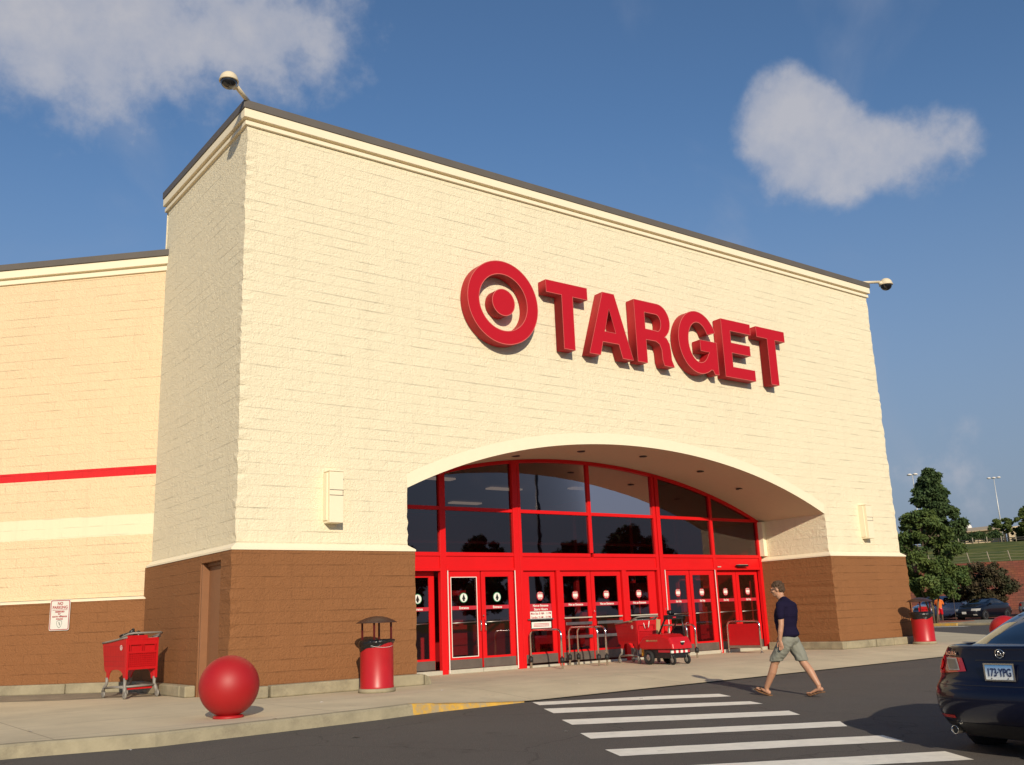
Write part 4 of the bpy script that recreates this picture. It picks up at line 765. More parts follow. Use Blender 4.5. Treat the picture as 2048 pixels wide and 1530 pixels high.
rail(8.12, 1.05, 2.2, .87, 'leftmost chrome guard rail, in front of the opening hours door'); rail(9.23, 1.05, 2.1, .89, 'chrome rail of the middle pair, left one beside the cart'); rail(9.42, .98, 2.0, .89, 'chrome rail of the middle pair, right one beside the cart')
rail(12.35, 1.15, 2.1, .83, 'chrome rail behind the red machine, left one of its pair'); rail(12.55, 1.05, 2.0, .83, 'chrome rail behind the red machine, right one of its pair'); rail(14.98, .98, 2.1, .84, 'chrome rail with a solid red panel by the sliding doors', True, False)

def cart(x, y, rz, lab, seat=True):
    """forward = local +y"""
    o = empty('shopping_cart', (x, y, 0), rz); tag(o, lab, 'shopping cart', 'red plastic shopping carts')
    wr, wf = .29, .225; yr, yf = -.42, .50; zb, zt = .50, 1.00
    def side(sg):
        m = MB(); t = .018
        out = [(-.42, .30), (-.40, .42), (-.44, 1.0), (-.2, .97), (.25, .93), (.52, .92), (.44, .46), (.36, .42), (.36, .31), (.28, .31), (.24, .40), (.17, .455), (.05, .47), (-.1, .47), (-.22, .45), (-.29, .40), (-.33, .30)]
        def X(yy, zz): return sg*((wr+(wf-wr)*(yy-yr)/(yf-yr))+(zz-.9)*.05)
        vs = [(X(a, b), a, b) for a, b in out]+[(X(a, b)-sg*t, a, b) for a, b in out]; n = len(out)
        m.add(vs, [tuple(range(n)), tuple(range(n, 2*n))[::-1]]+[(i, (i+1) % n, n+(i+1) % n, n+i) for i in range(n)])
        p = m.build('basket_side', m_redplastic, o, bevel=.005)
        # raised ribs
        k = MB()
        for a in np.arange(-.34, .45, .065):
            k.add([(X(a, z)+sg*.003, a+d, z) for z in (.53, .86) for d in (0, .010)], [(0, 1, 3, 2)])
        for z in (.53, .61, .69, .86): k.add([(X(a, z+e)+sg*.0035, a, z+e) for a in (-.36, .44) for e in (0, .010)], [(0, 1, 3, 2)])
        k.build('ribs', m_redcan, p)
        # round emblem
        Xe = X(-.25, .84); k = MB(); c = (Xe+sg*.006, -.25, .84)
        def disc(r, off): return [(c[0]+sg*off, c[1]+r*math.cos(R(a)), c[2]+r*math.sin(R(a))) for a in range(0, 360, 15)]
        k.add(disc(.042, 0), [tuple(range(24))]); k.build('emblem', m_decalw, p); k = MB(); k.add(disc(.032, .002), [tuple(range(24))]); k.build('emblem', m_decalr, p)
        k = MB(); k.add(disc(.021, .004), [tuple(range(24))]); k.build('emblem', m_decalw, p); k = MB(); k.add(disc(.011, .006), [tuple(range(24))]); k.build('emblem', m_decalr, p)
    side(1); side(-1)
    # rear gate: frame and lattice with two leg holes
    g = MB(); yy = lambda z: -.435-(z-.5)*.03
    for z, h in ((.47, .04), (.74, .03), (.96, .03)): g.box(-.27, .27, yy(z)-.012, yy(z)+.008, z, z+h)
    for xx in np.arange(-.255, .27, .034):
        g.box(xx-.005, xx+.005, yy(.6)-.006, yy(.6)+.004, .50, .76)
        if not (.05 < abs(xx) < .19): g.box(xx-.008, xx+.008, yy(.85)-.008, yy(.85)+.006, .76, .97)
    for z in np.arange(.53, .74, .034): g.box(-.26, .26, yy(z)-.006, yy(z)+.004, z, z+.010)
    g.box(-.26, .26, yy(.9)-.01, yy(.9)+.006, .88, .97); g.box(-.28, -.245, -.455, -.43, .32, .98); g.box(.245, .28, -.455, -.43, .32, .98)
    g.build('rear_gate', m_redplastic, o)
    MB().box(-.262, .262, -.425, -.42, .5, .95).build('child_seat', m_redplastic, o)
    # floor and nose
    m = MB(); m.add([(-wr+.03, -.42, .48), (wr-.03, -.42, .48), (wf-.03, .43, .49), (-wf+.03, .43, .49), (-wf+.03, .515, .92), (wf-.03, .515, .92)], [(0, 1, 2, 3), (3, 2, 5, 4)]); m.build('basket_floor', m_redplastic, o, solid=.012)
    if seat:
        MB().prism([(-.40, .74), (-.18, .80), (-.16, 1.03), (-.20, 1.04), (-.22, .83), (-.40, .78)], -.22, .22, 'x').build('child_seat', m_redplastic, o, bevel=.01)
    # grey rim and handle
    top = lambda a: 1.005-(a+.44)*.085
    k = MB(); rim = [(-.30, -.46, 1.01), (-.295, -.3, .995), (-.275, 0, .965), (-.255, .3, .94), (-.235, .50, .925), (-.12, .545, .922), (.12, .545, .922), (.235, .50, .925), (.255, .3, .94), (.275, 0, .965), (.295, -.3, .995), (.30, -.46, 1.01)]
    k.tube(rim, .016, 8); k.build('rim', m_greyplastic, o)
    k = MB(); k.tube([(-.29, -.22, 1.0), (-.305, -.40, 1.035), (-.30, -.52, 1.065), (-.24, -.575, 1.075), (0, -.585, 1.075), (.24, -.575, 1.075), (.30, -.52, 1.065), (.305, -.40, 1.035), (.29, -.22, 1.0)], .017, 10); k.build('handle', m_greyplastic, o)
    # legs
    for sg in (-1, 1):
        k = MB(); k.tube([(sg*.262, -.40, .34), (sg*.262, -.40, .23), (sg*.275, -.43, .16), (sg*.285, -.46, .08)], [.032, .026, .034, .028], 8); k.build('leg', m_greyplastic, o)
        k = MB(); k.tube([(sg*.215, .31, .34), (sg*.215, .31, .24), (sg*.215, .40, .16), (sg*.215, .44, .10)], [.03, .024, .028, .022], 8); k.build('leg', m_greyplastic, o)
        k = MB(); k.tube([(sg*.275, -.43, .185), (sg*.25, 0, .19), (sg*.215, .42, .16)], .019, 8); k.build('side_rail', m_greyplastic, o)
        for xx, yy_, rr in ((sg*.287, -.46, .062), (sg*.205, .43, .055)):
            wv = MB(); MX = Matrix.Translation((xx, yy_, rr)) @ Matrix.Rotation(R(90), 4, 'Y'); wv.lathe([(.001, -.014), (rr*.6, -.014), (rr*.95, -.012), (rr, 0), (rr*.95, .012), (rr*.6, .014), (.001, .014)], 20, mx=MX); wo = wv.build('caster', m_greyplastic, o)
            f = MB(); f.prism([(yy_-.03, .11), (yy_+.03, .13), (yy_+.012, rr), (yy_-.012, rr)], xx-.024, xx-.018, 'x'); f.prism([(yy_-.03, .11), (yy_+.03, .13), (yy_+.012, rr), (yy_-.012, rr)], xx+.018, xx+.024, 'x'); f.build('fork', m_greyplastic, wo)
    k = MB(); k.tube([(-.27, -.42, .20), (.27, -.42, .20)], .018, 8); k.tube([(-.215, .42, .16), (.215, .42, .16)], .018, 8); k.tube([(-.24, 0, .19), (.24, 0, .19)], .012, 8); k.build('bottom_tray', m_greyplastic, o)
    MB().box(-.23, .23, -.40, -.385, .145, .19).build('red_bar', m_redplastic, o, bevel=.004)
    return o
cart(-.86, 2.98, R(12), 'red shopping cart parked against the brown side wall').scale = (1.1, 1.1, 1.08); c2 = cart(10.47, 1.06, R(-7), 'red shopping cart in front of the doors, coupled to the red machine', False)
MB().box(-.10, .02, -.10, -.085, .56, 1.0, Matrix.Translation((.30, -.36, 0)) @ Matrix.Rotation(R(6), 4, 'Y')).build('cardboard_flap', m_cardb, c2)
k = MB(); k.tube([(-.09, -.462, .93), (-.06, -.468, .80)], .008, 6); k.tube([(.08, -.462, .97), (.04, -.468, .82)], .011, 6); k.build('seat_strap', m_decalw, c2)
MB().box(-.312, -.304, -.30, -.16, .955, .99).build('rim_label', m_cardb, c2)
def lumpy(name, blobs, mat_, parent=None, loc=(0, 0, 0), amp=.2, sc_=7):
    k = MB()
    for c, r in blobs: k.sphere(c, r, 20, 14)
    k.v = [tuple(Vector(p)+Vector((mnoise.noise(Vector(p)*sc_), mnoise.noise(Vector(p)*sc_+Vector((5, 5, 5))), mnoise.noise(Vector(p)*sc_+Vector((9, 2, 1)))))*.03*amp*5) for p in k.v]
    ob = k.build(name, mat_, parent, normals=False); ob.location = loc; return ob
b = lumpy('black_bag', [((-.12, .05, 0), (.11, .09, .05)), ((.14, .0, .0), (.10, .09, .06)), ((.0, .03, .03), (.05, .04, .06)), ((.02, .03, .08), (.03, .025, .035))], m_bag, None, (-.84, 2.93, 1.13), .25); tag(b, 'crumpled black bag on top of the cart by the side wall', 'bag')

def pusher(x, y, rz):
    o = empty('cart_pushing_machine', (x, y, 0), rz); tag(o, 'red cart pushing machine with black handlebars behind a shopping cart', 'cart pusher')
    body = [(-.62, .34), (-.60, .46), (-.50, .60), (-.30, .66), (.05, .68), (.36, .62), (.52, .50), (.55, .36), (.4, .33)]
    m = MB(); n = len(body)
    for w_, dz in ((.30, 0),): pass
    vs = []; xs = (-.31, -.28, .28, .31)
    for i, xx in enumerate(xs):
        for a, b_ in body: e = 0 if i in (1, 2) else 1; vs.append((xx, a*(1-.05*e), b_-(.05*e if b_ > .4 else -.01*e)))
    m.add(vs, [(i*n+k, (i+1)*n+k, (i+1)*n+(k+1) % n, i*n+(k+1) % n) for i in range(3) for k in range(n)]+[tuple(range(n)), tuple(range(3*n, 4*n))[::-1]]); m.build('hood', m_redplastic, o, bevel=.02)
    MB().box(-.27, .27, -.50, .42, .14, .35).build('chassis', m_blackp, o, bevel=.02)
    for sg in (-1, 1):
        MX = Matrix.Translation((sg*.285, .22, .155)) @ Matrix.Rotation(R(90), 4, 'Y'); k = MB(); k.lathe([(.09, -.05), (.135, -.05), (.155, -.03), (.155, .03), (.135, .05), (.09, .05), (.09, -.05)], 28, mx=MX); wo = k.build('wheel', m_tyre, o)
        k = MB(); k.lathe([(.001, -sg*-.035), (.04, sg*.045), (.088, sg*.03), (.09, sg*.0)], 24, mx=MX); k.lathe([(.001, .02*sg), (.088, .02*sg)], 24, mx=MX); k.build('rim', m_rim, wo)
        MX = Matrix.Translation((sg*.22, -.50, .10)) @ Matrix.Rotation(R(90), 4, 'Y'); k = MB(); k.lathe([(.05, -.022), (.085, -.022), (.10, -.01), (.10, .01), (.085, .022), (.05, .022), (.05, -.022)], 24, mx=MX); wo = k.build('caster', m_tyre, o)
        k = MB(); k.lathe([(.001, -.018), (.055, -.018)], 20, mx=MX); k.lathe([(.001, .018), (.055, .018)], 20, mx=MX); k.build('rim', m_greyplastic, wo)
        k = MB(); k.prism([(-.49, .27), (-.40, .27), (-.47, .09), (-.52, .09)], sg*.22-.034, sg*.22-.026, 'x'); k.prism([(-.49, .27), (-.40, .27), (-.47, .09), (-.52, .09)], sg*.22+.026, sg*.22+.034, 'x'); k.build('fork', m_greyplastic, wo)
    MB().box(-.22, .22, .42, .56, .18, .36).build('coupling_block', pmat('yellow_block', (.55, .28, .02), .5), o, bevel=.015)
    # striped tail bar
    for i in range(8):
        x0 = -.28+i*.07; MB().box(x0, x0+.069, -.535, -.505, .255, .31).build('warning_bar', m_decalr if i % 2 else m_decalw, o)
    for sg in (-1,): MB().box(sg*.283, sg*.278, -.48, -.1, .27, .32).build('side_reflector', m_decalr, o)
    k = MB(); k.tube([(-.20, -.02, .60), (-.20, -.25, .92), (-.20, -.36, 1.06)], .022, 8); k.build('handlebar_post', m_blackp, o); k = MB(); k.tube([(.20, -.48, .50), (.20, -.46, .85), (.20, -.40, 1.08)], .02, 8); k.tube([(.20, -.0, .62), (.20, -.25, .92), (.20, -.38, 1.06)], .018, 8); k.build('handlebar_post', m_blackp, o)
    k = MB(); k.tube([(-.30, -.50, 1.06), (-.22, -.46, 1.07), (.22, -.46, 1.07), (.30, -.56, 1.06)], .017, 8); k.build('handlebar', m_blackp, o)
    MB().box(-.24, .24, -.46, -.30, .99, 1.09).build('control_box', m_blackp, o, bevel=.02); b_ = MB().box(-.12, .05, -.40, -.27, 1.09, 1.20).build('rolled_strap', m_bag, o, bevel=.04)
    MB().box(-.10, -.02, -.485, -.462, 1.02, 1.05).build('key_tag', m_decalr, o)
    MB().tube([(.30, -.56, 1.06), (.31, -.6, 1.06)], .02, 8).build('grip', m_decalr, o)
    MB().lathe([(.001, .0), (.05, .0), (.055, .012), (.04, .025), (.001, .03)], 20, mx=Matrix.Translation((0, -.60, .47)) @ Matrix.Rotation(R(100), 4, 'X')).build('socket', m_blackp, o)
    MB().box(-.05, .05, -.632, -.60, .485, .505).build('socket_lid', m_decalw, o)
    k = MB(); k.prism(circ(.22, .53, .045, 16, ry=.02), -.3165, -.315, 'x'); k.build('machine_emblem', m_cardb, o)
    for q in range(9): MB().box(-.3165, -.315, .15-q*.034, .15-q*.034+.022, .515, .545-.008*(q % 3 == 1)).build('machine_lettering', m_cardb, o)
    return o
pusher(10.22, -.12, R(-3))

# no parking sign on the wing wall
def parking_sign():
    n = Vector((-.7071, -.7071, 0)); P = Vector((-1.41, 6.12, 0))+n*.012; P.z = 0
    P = Vector((0, DY, 0))+Vector((-.7071, .7071, 0))*1.96+n*.11
    o = empty('no_parking_sign', (P.x, P.y, 1.60), R(-45)); tag(o, 'white and red no parking sign on the angled brown wall', 'sign')
    def rr(w_, h, r, n_=6):
        pts = []
        for cx, cz, a0 in ((w_/2-r, h/2-r, 0), (-w_/2+r, h/2-r, 90), (-w_/2+r, -h/2+r, 180), (w_/2-r, -h/2+r, 270)):
            pts += [(cx+r*math.cos(R(a0+90*i/n_)), cz+r*math.sin(R(a0+90*i/n_))) for i in range(n_+1)]
        return pts
    MB().prism(rr(.46, .64, .04), -.002, .002).build('sign_plate', m_signw, o)
    curve_mesh('sign_border', [rr(.435, .615, .035), rr(.405, .585, .025)[::-1]], .001, m_signr, o, (0, -.004, 0))
    T = lambda s_, sz, z, w_: text_mesh('sign_lettering', s_, sz, m_signr, o, (0, -.004, z), width=w_, bold=.002)
    T('NO', .085, .235, .12); T('PARKING', .085, .155, .34); MB().box(-.17, .17, -.005, -.0045, .10, .108).build('sign_rule', m_signr, o)
    T('RESERVED', .042, .066, .21); T('FOR', .042, .018, .08); T('SOUTH WINDSOR', .042, -.035, .34); T('POLICE', .042, -.085, .15)
    sh = [(-.06, -.12), (0, -.105), (.06, -.12), (.065, -.18), (.04, -.24), (0, -.27), (-.04, -.24), (-.065, -.18)]
    curve_mesh('sign_crest', [sh, [(a*.85, (b+.18)*.85-.18) for a, b in sh][::-1]], .001, m_signg, o, (0, -.004, 0)); curve_mesh('sign_crest', [[(-.02, -.15), (.0, -.14), (.025, -.2), (.01, -.22)]], .001, m_signg, o, (0, -.004, 0))
    MB().lathe([(.001, 0), (.022, 0), (.024, .003), (.001, .004)], 16, mx=Matrix.Translation((.03, -.006, .005)) @ Matrix.Rotation(R(90), 4, 'X')).build('bolt', m_decalw, o)
parking_sign()

# ================================================================== cars
def catmull(P, k=4):
    P = np.array(P, float); out = []
    for i in range(len(P)-1):
        p0, p1, p2, p3 = P[max(0, i-1)], P[i], P[i+1], P[min(len(P)-1, i+2)]
        for j in range(k):
            t = j/k; out.append(.5*((2*p1)+(-p0+p2)*t+(2*p0-5*p1+4*p2-p3)*t*t+(-p0+3*p1-3*p2+p3)*t**3))
    out.append(P[-1]); return np.array(out)
class Car:
    """rings: (z, rear_x, front_x, half_width, exponent, front_drop); local +x is forward"""
    def __init__(s, rings, N=96, k=4): s.rg = catmull(rings, k); s.N = N; s.k = k
    def pt(s, r, th):
        z, xr, xf, b, n, dr = r; c, si = math.cos(th), math.sin(th)
        q = (abs(c)**n+abs(si)**n)**(-1/n); a = xf if c >= 0 else -xr
        x = a*q*c; y = b*q*si
        x -= math.copysign(min(1, (abs(x)/a)**6)*(.16 if c > 0 else .075)*(y/b)**2, c)
        f = max(0, min(1, (x-.7)/1.6)); return (x, y, z-dr*f*f*(3-2*f))
    def grid(s, r0, r1, cond=None, off=0):
        vs = []; N = s.N
        # finer angular sampling near the corners
        th = [2*math.pi*i/N for i in range(N)]
        rs = s.rg[r0:r1+1]
        for r in rs: vs += [s.pt(r, t) for t in th]
        fs = []
        for i in range(len(rs)-1):
            for k in range(N):
                f = (i*N+k, i*N+(k+1) % N, (i+1)*N+(k+1) % N, (i+1)*N+k)
                c = np.mean([vs[q] for q in f], axis=0)
                if cond is None or cond(c): fs.append(f)
        return vs, fs
    def rear_x(s, y, z):
        zs = s.rg[:s.side, 0]; r = [np.interp(z, zs, s.rg[:s.side, j]) for j in range(6)]
        q = max(0, 1-abs(y/r[3])**r[4])**(1/r[4]); return r[1]*q+q**6*.075*(y/r[3])**2
    def front_x(s, y, z):
        zs = s.rg[:s.side, 0]; r = [np.interp(z, zs, s.rg[:s.side, j]) for j in range(6)]
        q = max(0, 1-abs(y/r[3])**r[4])**(1/r[4]); return r[2]*q-q**6*.16*(y/r[3])**2
    def patch(s, y0, y1, z0, z1, off, n=10, m=4, shape=None, front=False):
        vs = []
        for i in range(n+1):
            for j in range(m+1):
                y = y0+(y1-y0)*i/n; z = z0+(z1-z0)*j/m
                if shape: y, z = shape(i/n, j/m)
                x = (s.front_x(y, z)+off) if front else (s.rear_x(y, z)-off); vs.append((x, y, z))
        k = MB(); k.add(vs, [(i*(m+1)+j, (i+1)*(m+1)+j, (i+1)*(m+1)+j+1, i*(m+1)+j+1) for i in range(n) for j in range(m)], True); return k
def wheel_obj(root, x, y, r, sg):
    MX = Matrix.Translation((x, y, r)) @ Matrix.Rotation(R(90), 4, 'X')
    k = MB(); k.lathe([(r*.68, -.10), (r*.93, -.10), (r, -.07), (r, .07), (r*.93, .10), (r*.68, .10), (r*.66, 0), (r*.68, -.10)], 32, mx=MX); wo = k.build('wheel', m_tyre, root)
    k = MB(); k.lathe([(.001, .07), (r*.10, .085), (r*.16, .06)], 24, mx=MX); k.lathe([(.001, -.07), (r*.10, -.085), (r*.16, -.06)], 24, mx=MX); k.lathe([(r*.60, -.095), (r*.68, -.098), (r*.68, .098), (r*.60, .095)], 32, mx=MX)
    for a in range(5):
        A = Matrix.Rotation(R(72*a), 4, 'Z')
        for s2 in (-1, 1): k.box(r*.08, r*.63, -.035, .035, min(s2*.06, s2*.085), max(s2*.06, s2*.085), MX @ A)
    k.build('rim', m_rim, wo)
    return wo
def make_car(loc, heading, label, paint, kind='sedan', group=None, detail=False, plate=None, cat='car'):
    """heading: azimuth of the nose, clockwise from +y"""
    o = empty('parked_car', loc, R(90)-R(heading)); tag(o, label, cat, group)
    if kind == 'sedan':
        rings = [(.20, -2.12, 2.10, .78, 7, 0), (.30, -2.25, 2.25, .87, 7, 0), (.42, -2.34, 2.34, .905, 7, 0), (.56, -2.365, 2.35, .92, 7, 0), (.66, -2.345, 2.33, .92, 7, .0), (.74, -2.27, 2.27, .915, 7, .02), (.84, -2.245, 2.2, .90, 7, .08),
                 (.94, -2.225, 2.1, .87, 7, .17), (1.02, -2.22, 2.02, .82, 7, .22), (1.06, -2.215, 1.98, .785, 7, .24), (1.072, -2.17, 1.9, .755, 7, .24), (1.066, -2.06, 1.5, .765, 7, .2), (1.06, -1.88, 1.12, .755, 6, .05), (1.16, -1.64, .85, .72, 5, 0), (1.28, -1.32, .45, .67, 5, 0), (1.38, -1.0, .12, .61, 4.4, 0), (1.425, -.76, -.05, .52, 3.4, 0), (1.44, -.4, -.15, .3, 2.6, 0), (1.442, -.15, -.1, .06, 2, 0)]
        gb, gt, L_, wr = 12, 15, 1.36, .325
    else:
        rings = [(.28, -2.12, 2.10, .80, 7, 0), (.38, -2.25, 2.25, .90, 7, 0), (.52, -2.30, 2.34, .93, 7, 0), (.70, -2.32, 2.35, .94, 7, 0), (.82, -2.31, 2.33, .94, 7, 0), (.92, -2.30, 2.27, .93, 7, .02), (1.0, -2.28, 2.2, .91, 7, .06),
                 (1.08, -2.27, 2.1, .89, 7, .12), (1.13, -2.26, 2.05, .865, 7, .14), (1.15, -2.25, 1.95, .85, 7, .15), (1.16, -2.24, 1.7, .845, 7, .1), (1.165, -2.235, 1.4, .84, 7, .05), (1.17, -2.23, 1.15, .83, 7, 0), (1.32, -2.18, .9, .79, 7, 0), (1.48, -2.1, .6, .74, 7, 0), (1.62, -1.98, .3, .69, 4, 0), (1.69, -1.8, .1, .6, 3.5, 0), (1.71, -1.2, -.2, .35, 3, 0), (1.715, -.7, -.5, .06, 2, 0)]
        gb, gt, L_, wr = 12, 15, 1.38, .36
    C = Car(rings, 128 if detail else 72, 5 if detail else 3); K = C.k; C.side = 9*K+1
    nr = len(C.rg)-1; gb *= K; gt *= K
    sill_z = rings[12][0]
    def is_glass(c):
        x, y, z = c; t = np.clip((z-rings[12][0])/(rings[15][0]-rings[12][0]), 0, 1); b = rings[12][3]+(rings[15][3]-rings[12][3])*t
        xr = rings[12][1]+(rings[15][1]-rings[12][1])*t; xf = rings[12][2]+(rings[15][2]-rings[12][2])*t
        lat = abs(y)/b
        if lat > .90: # side windows
            if kind == 'sedan': return (xr+.40 < x < xf-.14) and not (-.28 < x < -.18)
            return (xr+.16 < x < xf-.14) and not (-.25 < x < -.15) and not (-1.28 < x < -1.18)
        return lat < .84 and (x > xf-.25 or x < xr+.3)
    vs, fs = C.grid(0, nr)
    k = MB(); Nn = C.N; body = []; glass = []
    for f in fs:
        row = f[0]//Nn; c = np.mean([vs[q] for q in f], axis=0)
        (glass if gb+1 <= row < gt-1 and is_glass(c) else body).append(f)
    k.add(vs, body, True); k.add([vs[i] for i in range((nr)*Nn, (nr+1)*Nn)], [tuple(range(Nn))]); k.add([vs[i] for i in range(Nn)], [tuple(range(Nn))[::-1]]); bo = k.build('body', paint, o)
    k = MB(); k.add(vs, glass, True)
    me = k.build('windows', m_carglass, o)
    bm = bmesh.new(); bm.from_mesh(me.data); bmesh.ops.delete(bm, geom=[v for v in bm.verts if not v.link_faces], context='VERTS'); bm.to_mesh(me.data); bm.free()
    bm = bmesh.new(); bm.from_mesh(bo.data); bmesh.ops.delete(bm, geom=[v for v in bm.verts if not v.link_faces], context='VERTS'); bm.to_mesh(bo.data); bm.free()
    # dark cabin inside
    z0 = rings[12][0]; k = MB()
    for x in (-1.0, .0):
        for y in (-.36, .36): k.box(x-.12, x+.02, y-.24, y+.24, z0-.3, z0+.12); k.box(x-.11, x-.02, y-.12, y+.12, z0+.13, z0+.28)
    k.build('seats', m_trimblack, o, bevel=.03)
    # arches and wheels
    for x in (-L_, L_):
        for sg in (-1, 1):
            r_ = [np.interp(.5, C.rg[:C.side, 0], C.rg[:C.side, j]) for j in range(6)]
            yb = r_[3]*max(0, 1-abs(x/(r_[2] if x > 0 else -r_[1]))**r_[4])**(1/r_[4])
            pts = [(x+(wr+.055)*math.cos(R(a)), wr+(wr+.055)*math.sin(R(a))) for a in range(-20, 201, 11)]
            MB().prism(pts, min(sg*(yb-.25), sg*(yb+.006)), max(sg*(yb-.25), sg*(yb+.006))).build('wheel_arch', m_trimblack, o)
            wheel_obj(o, x, sg*(yb-.085), wr, sg)
    for sg in (-1, 1):
        k = MB(); k.sphere((.68, sg*(rings[12][3]+.19), z0-.0), (.07, .11, .075), 14, 10); k.tube([(.68, sg*(rings[12][3]+.02), z0-.04), (.68, sg*(rings[12][3]+.16), z0-.03)], .025, 6); k.build('wing_mirror', paint, o)
    k = MB(); k.box(-.75, .75, -.60, .60, .16, .22); k.build('underbody', m_trimblack, o)
    # lamps, grille
    zt = rings[6][0]
    for sg in (-1, 1):
        C.patch(sg*.46, sg*.88, zt-.20, zt-.06, .012, 10, 4, None, True).build('headlight', m_lampclear, o)
        C.patch(sg*.55, sg*.76, .33, .42, .010, 8, 3, None, True).build('fog_light', m_lampclear, o)
    C.patch(-.40, .40, zt-.20, zt-.05, .010, 8, 3, None, True).build('grille', m_trimblack, o); C.patch(-.5, .5, .28, .45, .008, 8, 3, None, True).build('lower_grille', m_trimblack, o)
    C.patch(-.155, .155, .44, .59, .03, 2, 2, None, True).build('number_plate', m_signw, o)
    if not detail:
        for sg in (-1, 1): C.patch(sg*.50, sg*.86, zt-.04, zt+.12, .010).build('tail_lamp', m_lampred, o)
        C.patch(-.155, .155, zt-.02, zt+.13, .02, 2, 2).build('number_plate', m_signw, o)
    return o, C
navy_loc = None
def navy_sedan():
    az = 96; f = Vector((math.sin(R(az)), math.cos(R(az)), 0)); P = Vector((3.12, -11.60, 0))+f*2.26; P.z = road_z(P.y)-.01
    o, C = make_car(tuple(P), az, 'shiny navy sedan seen from behind, stopped beside the crosswalk', m_navy, 'sedan', None, True)
    for sg in (-1, 1):
        def sh(u, v, sg=sg):   # slanted lamp outline
            y = .905-(.53-.05*v)*u; z = .785+.045*u*(1-v)+(.20-.03*u)*v; return sg*y, z
        C.patch(0, 0, 0, 0, .010, 22, 6, sh).build('tail_lamp', m_lampred, o)
        def sh2(u, v, sg=sg): return sg*(.585-.14*u+.04*v), .84+.115*v
        C.patch(0, 0, 0, 0, .017, 6, 4, sh2).build('reversing_lamp', m_lampclear, o)
        def sh3(u, v, sg=sg): return sg*(.57-.11*u+.04*v), .853+.088*v
        C.patch(0, 0, 0, 0, .022, 6, 4, sh3).build('lamp_core', m_lampchrome, o)
        def sh4(u, v, sg=sg):
            a = 2*math.pi*u; return sg*(.735+.06*math.cos(a)*(.02+v)), .89+.055*math.sin(a)*(.02+v)
        C.patch(0, 0, 0, 0, .020, 24, 3, sh4).build('brake_bulb', m_lampred2, o)
        C.patch(sg*.52, sg*.76, .385, .415, .006, 8, 2).build('bumper_reflector', m_lampred, o)
        MX = Matrix.Translation((-2.26, sg*.58, .27)) @ Matrix.Rotation(R(90), 4, 'Y'); k = MB(); k.lathe([(.034, .25), (.036, 0), (.039, -.003), (.041, 0), (.041, .25)], 28, mx=MX); k.build('exhaust_pipe', m_chrome, o); k = MB(); k.lathe([(.001, .03), (.0355, .03)], 20, mx=MX); k.build('exhaust_mouth', m_black, o)
    # dark lower valance and seams
    C.patch(-.80, .80, .21, .345, .004, 24, 3).build('rear_valance', m_trimblack, o)
    k = MB()
    for a in ((-.80, .80, .698, .704), (-.62, -.615, .70, .74), (.615, .62, .70, .74)): p = C.patch(a[0], a[1], a[2], a[3], .003, 24, 1); k.add(p.v, p.f, True)
    k.build('bumper_seam', m_trimblack, o)
    C.patch(-.27, .27, .93, .94, .004, 10, 2).build('plate_light_lip', m_trimblack, o)
    k = C.patch(-.36, .36, .925, .940, .014, 12, 2); k.build('trunk_trim', m_chrome, o) if False else None
    # number plate
    rot = Matrix.Rotation(R(-90), 4, 'Z') @ Matrix.Rotation(R(90), 4, 'X')   # text faces -x
    zp = .83; xp = min(C.rear_x(0, .75), C.rear_x(0, .90))-.006; po = MB().box(xp-.004, xp+.006, -.152, .152, zp-.076, zp+.076).build('number_plate', m_plate, o, bevel=.004)
    curve = [(-.158, -.082), (.158, -.082), (.158, .082), (-.158, .082)]; inn = [(-.143, -.068), (.143, -.068), (.143, .068), (-.143, .068)]
    fr = curve_mesh('plate_frame', [curve, inn[::-1]], .008, m_chrome, po, (0, 0, 0)); fr.data.transform(Matrix.Translation((xp-.004, 0, zp)) @ Matrix.Rotation(R(-90), 4, 'Z'))
    t = text_mesh('plate_lettering', '173·YPG', .105, m_signink, po, (xp-.0075, 0, zp-.006), width=.235, bold=.0015, rot=rot)
    for y in (-.085, .085):
        for z in (-.058,): MB().lathe([(.001, 0), (.006, 0), (.005, .004), (.001, .004)], 10, mx=Matrix.Translation((xp-.004, y, zp+z)) @ Matrix.Rotation(R(-90), 4, 'Y')).build('plate_screw', m_blackp, po)
    xr = C.rear_x(.55, .99)-.006
    slp = (C.rear_x(.64, .995)-C.rear_x(.48, .995))/.16
    tx = text_mesh('maker_lettering', 'ACURA', .050, m_chrome, o, (C.rear_x(.56, .995)-.012, .56, .995), width=.17, bold=.003, rot=Matrix.Rotation(-math.atan(slp), 4, 'Z') @ rot, spacing=1.1, depth=.004)
    # caliper-like A emblem in a ring
    xe = C.rear_x(0, 1.0)-.008; k = MB(); k.tube([(xe, .044*math.cos(R(a))*1.0, .998+.040*math.sin(R(a))) for a in range(0, 360, 15)], .0055, 8, closed=True)
    k.tube([(xe-.002, .025, .967), (xe-.004, .005, 1.031)], [.009, .004], 6); k.tube([(xe-.002, -.025, .967), (xe-.004, -.005, 1.031)], [.009, .004], 6); k.box(xe-.006, xe+.004, -.020, .020, .983, .991); k.build('maker_emblem', m_chrome, o)
    # high brake light strip under the rear window, antenna
    return o
def plate_mat():
    m, nt, b = new_mat('blue_fade_plate'); L = nt.links.new; b.inputs['Roughness'].default_value = .35
    tc = nn(nt, 'ShaderNodeTexCoord'); sp = nn(nt, 'ShaderNodeSeparateXYZ'); L(tc.outputs['Generated'], sp.inputs[0]); cr = nn(nt, 'ShaderNodeValToRGB'); L(sp.outputs['Z'], cr.inputs[0]); e = cr.color_ramp.elements
    e[0].position = .25; e[0].color = (.70, .74, .74, 1); e[1].position = .95; e[1].color = (.07, .28, .60, 1); L(cr.outputs[0], b.inputs['Base Color']); return m
